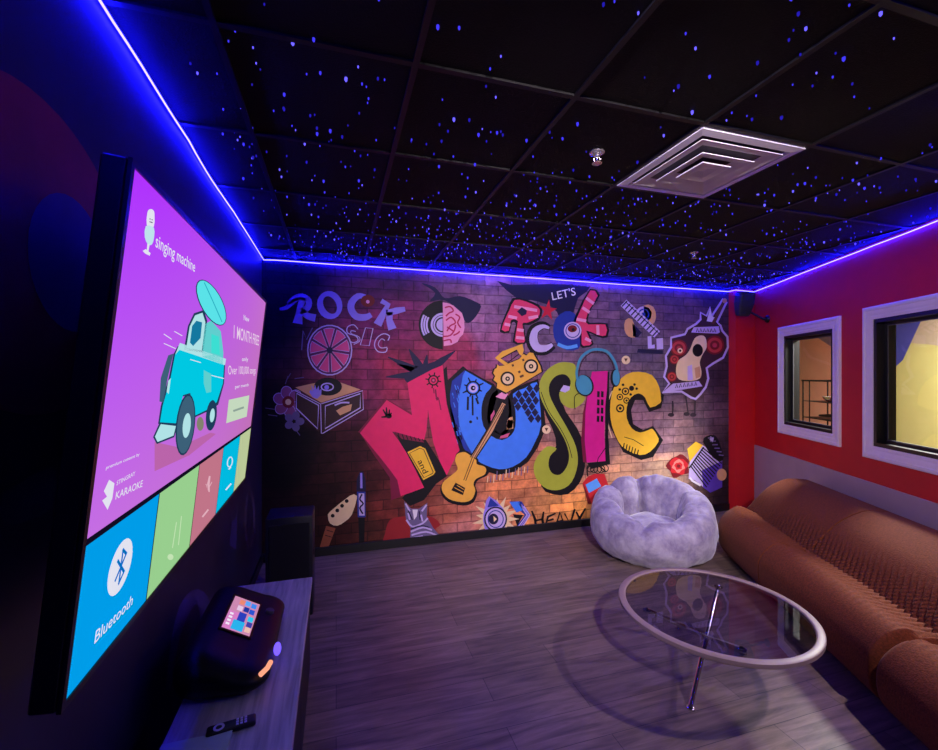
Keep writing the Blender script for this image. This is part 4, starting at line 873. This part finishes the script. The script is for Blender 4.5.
p.poly(ell(*V2(640, 320)[0], 5.4, 15.4, rot=6), EKo, 4); p.poly(ell(*V2(642, 320)[0], 2.4, 7, rot=6), EP, 6); p.poly(ell(*V2(598, 352)[0], 3.6, 7), em('van_olive', (130, 130, 110)), 4)
p.poly(V1(538, 745, 552, 660, 575, 612, 612, 600, 625, 640, 610, 760, 540, 750), EKo, 3); p.poly(V1(545, 742, 558, 662, 578, 620, 606, 610, 617, 645, 604, 752), EP, 4); p.poly(V1(558, 722, 566, 660, 582, 640, 604, 646, 598, 705, 570, 735), EGl, 5)
p.poly(V1(612, 655, 640, 640, 676, 680, 686, 760, 684, 805, 606, 775), ET, 3); p.poly(V1(640, 690, 668, 700, 672, 770, 640, 760), em('van_mint', (60, 222, 210)), 4)
bc = V1(638, 572)[0]; p.poly(ell(*bc, 25.5, 11.2, rot=62), EKo, 5); p.poly(ell(*bc, 24.6, 10.3, rot=62), em('board_cyan', (90, 226, 232)), 6); p.stroke(V1(610, 496, 640, 560, 678, 645), .9, em('board_teal', (40, 170, 190)), 7)
for q in (V1(460, 690, 490, 710), V1(500, 680, 530, 697), V1(460, 725, 505, 745), V2(640, 170, 688, 182), V2(560, 110, 600, 122)): p.stroke(q, .8, EW, 4)
p.build('van_picture', screen, 'cyan camper van with surfboards')
p = Paint(TP, .0)
p.poly(MZ(115, 160, 125, 135, 145, 130, 162, 145, 165, 180, 160, 250, 112, 240), EW, 1, sm=2); p.poly(MZ(105, 245, 160, 255, 162, 320, 148, 370, 120, 370, 98, 320), em('pale_aqua', (190, 226, 236)), 1, sm=2); p.poly(MZ(116, 365, 132, 368, 124, 415, 112, 412), EW, 1); p.poly(MZ(84, 415, 105, 402, 138, 430, 132, 448, 100, 432), EW, 1)
for q in (MZ(128, 195, 136, 198), MZ(142, 200, 150, 204), MZ(128, 215, 150, 222)): p.stroke(q, 1, em('grey', (110, 100, 130)), 2)
p.build('menu_logo', screen, 'white microphone logo'); p = Paint(TP, .0)
p.text('singing machine', (155, 246.5), (194.5, 272), (1, -13), EW, 1)
p.build('menu_text', screen)
p = Paint(TP, .0); p.text('New', (243.5, 320), (249, 322), (0, -5.5), EW, 1); p.build('menu_text', screen); p = Paint(TP, .0); p.text('1 MONTH FREE', (233.5, 338), (258.6, 345.5), (.3, -13), em('pale_text', (232, 206, 232)), 1)
p.build('menu_text', screen); p = Paint(TP, .0); p.text('only', (241.8, 361), (248, 361), (0, -4), EW, 1); p.build('menu_text', screen); p = Paint(TP, .0); p.text('Over 100,000 songs', (228, 374.5), (255.5, 373.5), (0, -9), em('pale_text', (232, 206, 232)), 1); p.build('menu_text', screen); p = Paint(TP, .0); p.text('per month', (235, 388.5), (248.5, 386), (0, -3.4), EW, 1)
p.build('menu_text', screen); p = Paint(TP, .0); p.poly(V2(708, 262, 785, 245, 775, 325, 698, 350), em('button', (196, 216, 190)), 1); p.stroke(V2(724, 304, 764, 290), 2, em('button_text', (140, 160, 150)), 2)
p.build('menu_button', screen, 'pale green button')
p = Paint(TP, .0); p.text('premium content by', (105.5, 469.5), (139, 455.5), (.6, -3.6), EW, 1)
p.build('menu_text', screen); p = Paint(TP, .0); p.poly(V2(238, 605, 258, 562, 278, 575, 270, 632, 252, 675, 232, 640, 250, 625), EW, 1)
p.build('menu_logo', screen, 'white folded logo'); p = Paint(TP, .0); p.text('STINGRAY', (116, 485.5), (134.6, 475), (.6, -4.5), EW, 1); p.build('menu_text', screen); p = Paint(TP, .0); p.text('KARAOKE', (115, 499.5), (142, 486.5), (.9, -7.6), EW, 1)
p.build('menu_text', screen)
# ================================================================== sofa along the right wall
FAB = None
def fabric():
    m, nt, b = nodes('rust_orange_fabric'); L = nt.links.new; N_ = nt.nodes.new
    tc = N_('ShaderNodeTexCoord'); nz = N_('ShaderNodeTexNoise'); nz.inputs['Scale'].default_value = 90; nz.inputs['Detail'].default_value = 6; L(tc.outputs['Object'], nz.inputs['Vector'])
    vo = N_('ShaderNodeTexVoronoi'); vo.inputs['Scale'].default_value = 130; L(tc.outputs['Object'], vo.inputs['Vector'])
    rp = N_('ShaderNodeValToRGB'); rp.color_ramp.elements[0].position = .3; rp.color_ramp.elements[1].position = .75
    rp.color_ramp.elements[0].color = (*lin((88, 40, 16)), 1); rp.color_ramp.elements[1].color = (*lin((126, 60, 27)), 1); L(nz.outputs['Fac'], rp.inputs['Fac']); L(rp.outputs['Color'], b.inputs['Base Color'])
    b.inputs['Roughness'].default_value = .85; b.inputs['Sheen Weight'].default_value = .03; b.inputs['Specular IOR Level'].default_value = .2
    bp = N_('ShaderNodeBump'); bp.inputs['Strength'].default_value = .35; bp.inputs['Distance'].default_value = .003; L(vo.outputs['Distance'], bp.inputs['Height']); L(bp.outputs[0], b.inputs['Normal'])
    return m
FAB = fabric()
sofa = thing('sofa', 'long rust orange lounge sofa with a low back under the windows', 'sofa', wp(3.0, .5, 0))
def sst(a, b, x):
    t = max(0, min(1, (x-a)/(b-a))); return t*t*(3-2*t)
def corner(s, d, s0, d1, Rc):
    cx, cy = s0+Rc, d1-Rc
    if s < cx and d > cy:
        a, b = (cx-s)/Rc, (d-cy)/Rc; l = math.hypot(a, b)
        if l > 1e-6:
            k = max(a, b)/l; return cx-a*k*Rc, cy+b*k*Rc
    return s, d
PLE = 2*math.pi/.045
SEATS = [(1.22, 2.44), (2.44, 3.60), (3.60, 4.85)]
BACKS = [(1.30, 2.42), (2.42, 3.56), (3.56, 4.85)]
def endx(x, Ls, r, el, er, L0):
    # x runs -Ls..Ls with end rounding r; remap so that the rounding takes only el / er
    if x < -(Ls-r): return -(L0-el)-(-x-(Ls-r))*el/r
    if x > Ls-r: return (L0-er)+(x-(Ls-r))*er/r
    return -(L0-el)+(x+Ls-r)/(2*(Ls-r))*(2*L0-el-er)
for i, (s0, s1) in enumerate(SEATS):
    L0 = (s1-s0)/2-.0015; mid = (s0+s1)/2
    n = int((s1-s0)/.009); r_e = (.14, .005) if i == 0 else ((.005, .035) if i == 1 else (.07, .012)); RR = .15
    def fs(p):
        hz = .205
        s, d, z = mid+endx(p.x, L0, RR, r_e[0], r_e[1], L0), .545+p.y, .208+p.z
        top = max(0, p.z/hz); u_ = (s-s0)/(s1-s0)
        z += top*(.034*math.sin(math.pi*max(0, min(1, (d-.62)/.42)))+.010*math.sin(math.pi*u_))
        d += (.035 if i < 2 else .06)*math.sin(math.pi*max(0, min(1, z/.43)))*(p.y > .25)
        m = sst(.96, .72, d)*top
        z -= m*(.055*(1-abs(math.sin(PLE/2*(s-.35*d))))**1.3+.045)
        if i == 0: s, d = corner(s, d, s0, 1.03, .56)
        return wp(s, d, z)
    bm = bmesh.new(); rounded(bm, (L0, .46, .205), RR, (n, 34, 22), fs); obj('seat_cushion', bm, FAB, sofa, smooth=True)
for i, (s0, s1) in enumerate(BACKS):
    L0 = (s1-s0)/2-.0015; mid = (s0+s1)/2; n = int((s1-s0)/.009); r_e = (.11, .006) if i == 0 else (.006, .006)
    def fk(p):
        s, d, z = mid+endx(p.x, L0, .12, r_e[0], r_e[1], L0), .225+p.y, .46+p.z
        fr = max(0, p.y/.17); lo = (.24-p.z)/.48
        d += fr*(.40*lo**1.15+.045*math.sin(math.pi*lo))
        m = sst(.58, .40, z)*fr
        d -= m*.065*(1-abs(math.sin(PLE/2*(s+.75*z))))**1.3
        return wp(s, d, z)
    bm = bmesh.new(); rounded(bm, (L0, .17, .24), .12, (n, 14, 30), fk); obj('backrest_cushion', bm, FAB, sofa, smooth=True)
    bm = bmesh.new(); box(bm, (s0+.02, .05, .0), (s1-.02, .2, .3), frame=wp); obj('back_support', bm, FAB, sofa)
# ================================================================== coffee table
TCX, TCY, TCZ, TR_ = TABLE
tb = thing('coffee_table', 'round glass coffee table with taupe rim and crossed chrome legs', 'table', (TCX, TCY, 0))
bm = bmesh.new(); lathe(bm, [(TR_-.034, TCZ-.026), (TR_-.006, TCZ-.028), (TR_, TCZ-.022), (TR_, TCZ-.004), (TR_-.005, TCZ), (TR_-.032, TCZ), (TR_-.037, TCZ-.005), (TR_-.037, TCZ-.022), (TR_-.034, TCZ-.026)], (TCX, TCY, 0), 96)
obj('rim', bm, mat('taupe_rim', (138, 116, 114), .45, var=.06, scale=30), tb, autos=40)
bm = bmesh.new(); lathe(bm, [(.001, TCZ-.006), (TR_-.038, TCZ-.006), (TR_-.038, TCZ-.014), (.001, TCZ-.014)], (TCX, TCY, 0), 96); obj('glass_top', bm, TGLASS, tb)
CHR = mat('chrome', (214, 212, 214), .12, 1.0, var=.02)
for f_, t_ in LEGS:
    bm = bmesh.new(); a, b = Vector((*f_, .0)), Vector((*t_, TCZ-.014)); d_ = (b-a).normalized()
    tube(bm, [a+Vector((0, 0, .012)), b], .0125, 14); lathe(bm, [(.001, 0), (.02, 0), (.02, .008), (.012, .014), (.001, .014)], a, 16); lathe(bm, [(.001, 0), (.022, 0), (.022, -.006), (.001, -.006)], b, 16)
    obj('leg', bm, CHR, tb, autos=40)
# ================================================================== plush round chair
PC = Vector((PLX, PLY, 0)); aw = math.atan2(PC.y, PC.x)
def plush():
    m, nt, b = nodes('lavender_grey_plush'); L = nt.links.new; N_ = nt.nodes.new
    tc = N_('ShaderNodeTexCoord'); nz = N_('ShaderNodeTexNoise'); nz.inputs['Scale'].default_value = 7; nz.inputs['Detail'].default_value = 6; nz.inputs['Roughness'].default_value = .65; nz.inputs['Distortion'].default_value = .2; L(tc.outputs['Object'], nz.inputs['Vector'])
    rp = N_('ShaderNodeValToRGB'); rp.color_ramp.elements[0].position = .35; rp.color_ramp.elements[1].position = .66
    rp.color_ramp.elements[0].color = (*lin((126, 114, 142)), 1); rp.color_ramp.elements[1].color = (*lin((180, 172, 186)), 1); L(nz.outputs['Fac'], rp.inputs['Fac']); L(rp.outputs['Color'], b.inputs['Base Color'])
    b.inputs['Roughness'].default_value = .9; b.inputs['Sheen Weight'].default_value = .5; b.inputs['Sheen Roughness'].default_value = .4; b.inputs['Specular IOR Level'].default_value = .15
    n2 = N_('ShaderNodeTexNoise'); n2.inputs['Scale'].default_value = 22; n2.inputs['Detail'].default_value = 7; L(tc.outputs['Object'], n2.inputs['Vector'])
    bp = N_('ShaderNodeBump'); bp.inputs['Strength'].default_value = .35; bp.inputs['Distance'].default_value = .012; L(n2.outputs['Fac'], bp.inputs['Height']); L(bp.outputs[0], b.inputs['Normal'])
    return m
PLU = plush()
pc = thing('plush_chair', 'round lavender grey plush floor chair with a thick rolled rim', 'floor chair', PC)
FOLDS = [(.30, .085, .24), (.98, .085, .30), (1.66, .08, .16), (3.02, .08, .17), (-1.9, .09, .07), (-1.0, .09, .08), (2.4, .08, .05), (-2.6, .08, .05)]
bm = bmesh.new(); NU, NV = 220, 72; rows = []
for i in range(NU):
    u = 2*math.pi*i/NU; du = u-aw
    back = .5+.5*math.cos(du); h = .40+.255*back; row = []
    for j in range(NV):
        v = 2*math.pi*j/NV
        cv, sv = math.cos(v), math.sin(v)
        cr = math.copysign(abs(cv)**.85, cv); sr = math.copysign(abs(sv)**.8, sv)
        a_ = .155
        r = 0.412+a_*cr; z = h*.5+h*.5*sr
        if sv < 0 and cv > 0: r -= .05*abs(sr)**2
        pin = 0
        for fa, w_, am in FOLDS:
            q = (du-fa+math.pi) % (2*math.pi)-math.pi
            pin += am*math.exp(-(q*q+.0004)**.5/w_)
        msk = sst(.45, -.75, cv*.9-sv*.35) ; out = sst(-.5, .6, sv)
        k = pin*(msk+.18*out)
        r += (0.412-r)*k*2.4; z -= (z-h*.45)*k*2.0
        nn = noise.noise(Vector((3.2*math.cos(u), 3.2*math.sin(u), 2.2*v/1.5)))*.018+noise.noise(Vector((9*math.cos(u), 9*math.sin(u), 3*v)))*.007
        r += nn*cv; z = max(.0, z+nn*sv)
        row.append(bm.verts.new(PC+Vector((r*math.cos(u), r*math.sin(u), z))))
    rows.append(row)
for i in range(NU):
    A_, B_ = rows[i], rows[(i+1) % NU]
    for j in range(NV): bm.faces.new((A_[j], A_[(j+1) % NV], B_[(j+1) % NV], B_[j]))
obj('rolled_rim', bm, PLU, pc, smooth=True)
bm = bmesh.new(); rr_ = []
for k in range(15):
    r = .35*k/14; ring_ = []
    for i in range(48):
        u = 2*math.pi*i/48; z = .335-.13*(r/.35)**2.5+.02*noise.noise(Vector((6*r*math.cos(u), 6*r*math.sin(u), 4)))
        ring_.append(bm.verts.new(PC+Vector((max(r, .001)*math.cos(u), max(r, .001)*math.sin(u), z))))
    rr_.append(ring_)
for A_, B_ in zip(rr_, rr_[1:]):
    for k in range(48): bm.faces.new((A_[k], A_[(k+1) % 48], B_[(k+1) % 48], B_[k]))
obj('seat_pad', bm, PLU, pc, smooth=True)
# ================================================================== console under the television
CZ, CX0, CX1, CY0, CY1 = .55, -.52, -.13, .62, 2.66
cn = thing('media_console', 'low black console with a grey wood top under the television', 'console', ((CX0+CX1)/2, (CY0+CY1)/2, 0))
def wood():
    m, nt, b = nodes('grey_wood_top'); L = nt.links.new; N_ = nt.nodes.new
    tc = N_('ShaderNodeTexCoord'); mp = N_('ShaderNodeMapping'); mp.inputs['Scale'].default_value = (22, 1.6, 1); L(tc.outputs['Object'], mp.inputs['Vector'])
    nz = N_('ShaderNodeTexNoise'); nz.inputs['Scale'].default_value = 2; nz.inputs['Detail'].default_value = 8; nz.inputs['Distortion'].default_value = .5; L(mp.outputs[0], nz.inputs['Vector'])
    rp = N_('ShaderNodeValToRGB'); rp.color_ramp.elements[0].position = .3; rp.color_ramp.elements[1].position = .7
    rp.color_ramp.elements[0].color = (*lin((150, 144, 140)), 1); rp.color_ramp.elements[1].color = (*lin((208, 200, 194)), 1); L(nz.outputs['Fac'], rp.inputs['Fac']); L(rp.outputs['Color'], b.inputs['Base Color']); b.inputs['Roughness'].default_value = .45
    return m
bm = bmesh.new(); box(bm, (CX0, CY0, CZ-.03), (CX1, CY1, CZ), bev=.003, seg=1); obj('top', bm, wood(), cn)
BLK = mat('black_cabinet', (14, 13, 16), .5)
bm = bmesh.new(); box(bm, (CX0+.01, CY0+.01, 0), (CX1-.03, CY1-.01, CZ-.03)); obj('carcass', bm, BLK, cn)
for k in range(3):
    y0 = CY0+.012+k*(CY1-CY0-.024)/3
    bm = bmesh.new(); box(bm, (CX1-.03, y0+.003, .05), (CX1-.012, y0+(CY1-CY0-.024)/3-.003, CZ-.036), bev=.003, seg=1); d_ = obj('door', bm, BLK, cn)
# karaoke machine
KM = thing('karaoke_machine', 'black rounded karaoke machine with a small lit touch screen on the console', 'karaoke machine', (-.40, 2.04, CZ))
GLK = mat('gloss_black_plastic', (8, 8, 9), .42, spec=.25)
def kh(x):
    if x > -.328: return .095-.25*(x+.328)
    if x > -.44: return .095-.55*(x+.328)
    return .1566+.02*min(1, (-.44-x)/.08)
def kf(p):
    x, y = -.395+p.x, 2.035+p.y; return Vector((x, y, CZ+(p.z+.09)/.18*kh(x)))
bm = bmesh.new(); rounded(bm, (.158, .325, .09), .088, (30, 40, 16), kf)
body = obj('body', bm, GLK, KM, smooth=True)
ux = Vector((-.435, 0, CZ+kh(-.435))); lx = Vector((-.335, 0, CZ+kh(-.335))); sd = (ux-lx); sn = Vector((sd.z*-1*-1, 0, 0)); nrm = Vector((-sd.z, 0, sd.x)).normalized()
if nrm.z < 0: nrm = -nrm
KP = Plane(Vector((lx.x, 1.94, lx.z))+nrm*.004, (0, 1, 0), sd)
if KP.n.dot(nrm) < 0: KP.n = -KP.n
SWK, SHK = .255, sd.length
bm = bmesh.new(); 
for lo, hi in (((-.012, -.01, -.012), (SWK+.012, SHK+.01, .001)),): box(bm, lo, hi, frame=KP.P, bev=.003, seg=1)
disp = obj('display', bm, mat('black_screen_surround', (8, 8, 10), .2), KM)
p = Paint(KP, .0015)
def rq(a0, b0, a1, b1, m, lev): p.raw([[(a0*SWK, b0*SHK), (a1*SWK, b0*SHK), (a1*SWK, b1*SHK), (a0*SWK, b1*SHK)]], m, lev)
KS = 1.1
rq(0, 0, 1, 1, emis('display_rose', (196, 130, 170), KS), 0); rq(0, .5, .52, 1, emis('display_violet', (206, 120, 190), KS), 1); rq(.03, .3, .3, .72, emis('display_cyan', (40, 170, 226), KS), 2); rq(.3, .34, .56, .62, emis('display_deep', (40, 60, 180), KS), 2)
for a0, b0, c_ in ((.58, .56, (220, 190, 220)), (.78, .56, (226, 130, 110)), (.58, .1, (40, 80, 200)), (.78, .1, (60, 130, 230)), (.36, .06, (40, 190, 230)), (.06, .04, (226, 180, 170)), (.2, .04, (60, 60, 160)), (.6, .32, (30, 50, 150)), (.8, .34, (90, 160, 240))): rq(a0, b0, a0+.15, b0+.2, emis('display_icon_%d' % int(a0*100+b0*1000), c_, KS), 3)
for a0 in (.1, .2, .3, .4): rq(a0, .8, a0+.06, .93, emis('display_white', (230, 220, 236), KS), 3)
p.build('menu_picture', disp)
def onbody(y, fr):    # a point on the front edge of the body
    return Vector((-.242, y, CZ+.06*fr))
bm = bmesh.new(); r_ = bmesh.ops.create_uvsphere(bm, u_segments=20, v_segments=12, radius=.024)
for v in r_['verts']: v.co = Vector((v.co.x*.6, v.co.y, v.co.z))+Vector((-.226, 1.915, CZ+.05))
obj('light_knob', bm, emis('knob_light', (0, 0, 0), 1.6, (.16, .09, 1.0)), KM, smooth=True, )['label'] = 'glowing violet knob'
kp_ = [Vector((-.243, 1.80, CZ+.07)), Vector((-.250, 1.765, CZ+.071)), Vector((-.268, 1.735, CZ+.07))]
bm = bmesh.new(); tube(bm, [q+Vector((.008, -.006, .004)) for q in kp_], .009, 10); obj('light_bar', bm, emis('bar_light', (236, 150, 120), 1.3), KM, smooth=True)['label'] = 'glowing peach light bar'
bm = bmesh.new(); lathe(bm, [(.001, .004), (.016, .004), (.018, 0), (.018, -.01)], Vector((-.285, 2.16, CZ+kh(-.285)+.004)), 24, axis=Vector((.3, 0, 1))); obj('control_dial', bm, mat('grey_dial', (70, 66, 78), .35), KM, autos=40)
# remote control
ra = on_z(206, 733, CZ+.012); rb = on_z(256, 718, CZ+.012); ra.z = rb.z = CZ
rd = (rb-ra).normalized(); rn = Vector((-rd.y, rd.x, 0)); RL = (rb-ra).length
def rf(a, b, z): return ra+rd*a+rn*b+Vector((0, 0, z))
rc = thing('remote_control', 'slim black remote control lying on the near end of the console', 'remote control', (ra+rb)/2)
bm = bmesh.new(); box(bm, (0, -.022, .001), (RL, .022, .018), frame=rf, bev=.007, seg=3); obj('case', bm, mat('black_remote_plastic', (14, 13, 15), .4), rc, autos=40)
bm = bmesh.new(); lathe(bm, [(.009, .0175), (.0095, .0195), (.016, .0195), (.0165, .0175)], rf(RL*.25, 0, 0), 24); obj('navigation_ring', bm, mat('pale_button', (220, 212, 240), .4), rc)
for k in range(3):
    for q in range(3):
        bm = bmesh.new(); c_ = (RL*.62+k*.012, -.011+q*.011); box(bm, (c_[0]-.004, c_[1]-.0035, .017), (c_[0]+.004, c_[1]+.0035, .0205), frame=rf, bev=.001, seg=1); obj('button', bm, mat('pale_button', (220, 212, 240), .4), rc)
fo_ = thing('folder', 'pale grey green folder lying flat on the near end of the console', 'folder', (-.42, 1.39, CZ))
bm = bmesh.new(); box(bm, (-.515, 1.19, CZ), (-.318, 1.572, CZ+.003), bev=.001, seg=1); obj('cover', bm, mat('pale_green_card', (190, 214, 192), .35, var=.06), fo_)
bm = bmesh.new(); box(bm, (-.512, 1.193, CZ+.003), (-.325, 1.565, CZ+.009)); obj('pages', bm, mat('paper', (210, 210, 204), .6), fo_)
bm = bmesh.new(); box(bm, (-.515, 1.19, CZ+.009), (-.318, 1.572, CZ+.012), bev=.001, seg=1); obj('cover', bm, mat('pale_green_card', (190, 214, 192), .35, var=.06), fo_)
# floor speaker in the corner
fsx = thing('floor_speaker', 'black floor speaker box in the left corner in front of the mural', 'speaker', (-.31, 3.45, 0))
bm = bmesh.new(); box(bm, (-.468, 3.30, 0), (-.157, 3.56, .71), bev=.012, seg=2); obj('cabinet', bm, mat('black_vinyl', (30, 30, 38), .5, bump=.2, bscale=200), fsx, autos=40)
bm = bmesh.new(); box(bm, (-.445, 3.293, .05), (-.18, 3.303, .66), bev=.004, seg=1); obj('grille', bm, mat('black_grille_cloth', (14, 15, 20), .8, bump=.5, bscale=260), fsx)
bm = bmesh.new(); box(bm, (-.158, 3.37, .40), (-.152, 3.49, .44), bev=.002, seg=1); obj('handle', bm, mat('black_bracket', (18, 17, 20), .4, .4), fsx)
# ================================================================== light
w = bpy.data.worlds.new('world'); S.world = w; w.use_nodes = True
w.node_tree.nodes['Background'].inputs[0].default_value = (.25, .15, .5, 1); w.node_tree.nodes['Background'].inputs[1].default_value = .02
def spot(x, y, tgt, watts, rgb, ang, label, blend=.9):
    c = Vector((x, y, CEIL-.022)); d = (Vector(tgt)-c).normalized()
    t = thing('unseen_spotlight', label, 'ceiling light', (x, y, CEIL)); M_ = mat('white_fitting', (200, 198, 200), .4)  # fitting shared by the key lamp and the two added fill spots
    bm = bmesh.new(); lathe(bm, [(.046, .004), (.05, -.005), (.075, -.006), (.079, .004)], (x, y, CEIL), 36); obj('bezel', bm, M_, t, autos=40)
    bm = bmesh.new(); lathe(bm, [(.001, -.008), (.03, -.006), (.046, .003), (.001, .004)], (x, y, CEIL), 28); obj('lens', bm, emis('lamp_lens', (0, 0, 0), 4., rgb), t, smooth=True)
    l = bpy.data.lights.new('spot', 'SPOT'); l.energy = watts; l.color = rgb; l.shadow_soft_size = .05; l.spot_size = math.radians(ang); l.spot_blend = blend
    lo = bpy.data.objects.new('spot', l); COL.objects.link(lo); lo.location = c; lo.rotation_euler = d.to_track_quat('-Z', 'Y').to_euler()
spot(2.75, .35, (1.95, 2.75, .25), KEY_W, (1, .80, .92), 86, 'recessed ceiling spotlight near the right wall aimed across the table')
spot(.45, -.9, (2.2, 4.36, 1.25), FILL_W, (1, .84, .92), 60, 'added fill spotlight out of view, brightening the mural')  # fill lamp added behind the camera to lift the mural
spot(.1, .5, (4.1, 2.7, 1.3), WALL_FILL_W, (1, .84, .92), 52, 'added fill spotlight out of view, brightening the red wall')  # another added fill lamp, only there to brighten the right wall
# the neighbouring room's ceiling panel
pl_ = wp(1.35, -1.0, CEIL-.03)
t = thing('ceiling_panel_light', 'square ceiling panel light in the neighbouring room', 'ceiling light', pl_)
bm = bmesh.new(); box(bm, (1.05, -1.3, CEIL-.025), (1.65, -.7, CEIL-.001), frame=wp); obj('housing', bm, mat('white_fitting', (200, 198, 200), .4), t)
l = bpy.data.lights.new('panel', 'AREA'); l.shape = 'SQUARE'; l.size = .55; l.energy = ADJ_W; l.color = (1, .97, .88)
lo = bpy.data.objects.new('panel', l); COL.objects.link(lo); lo.location = pl_
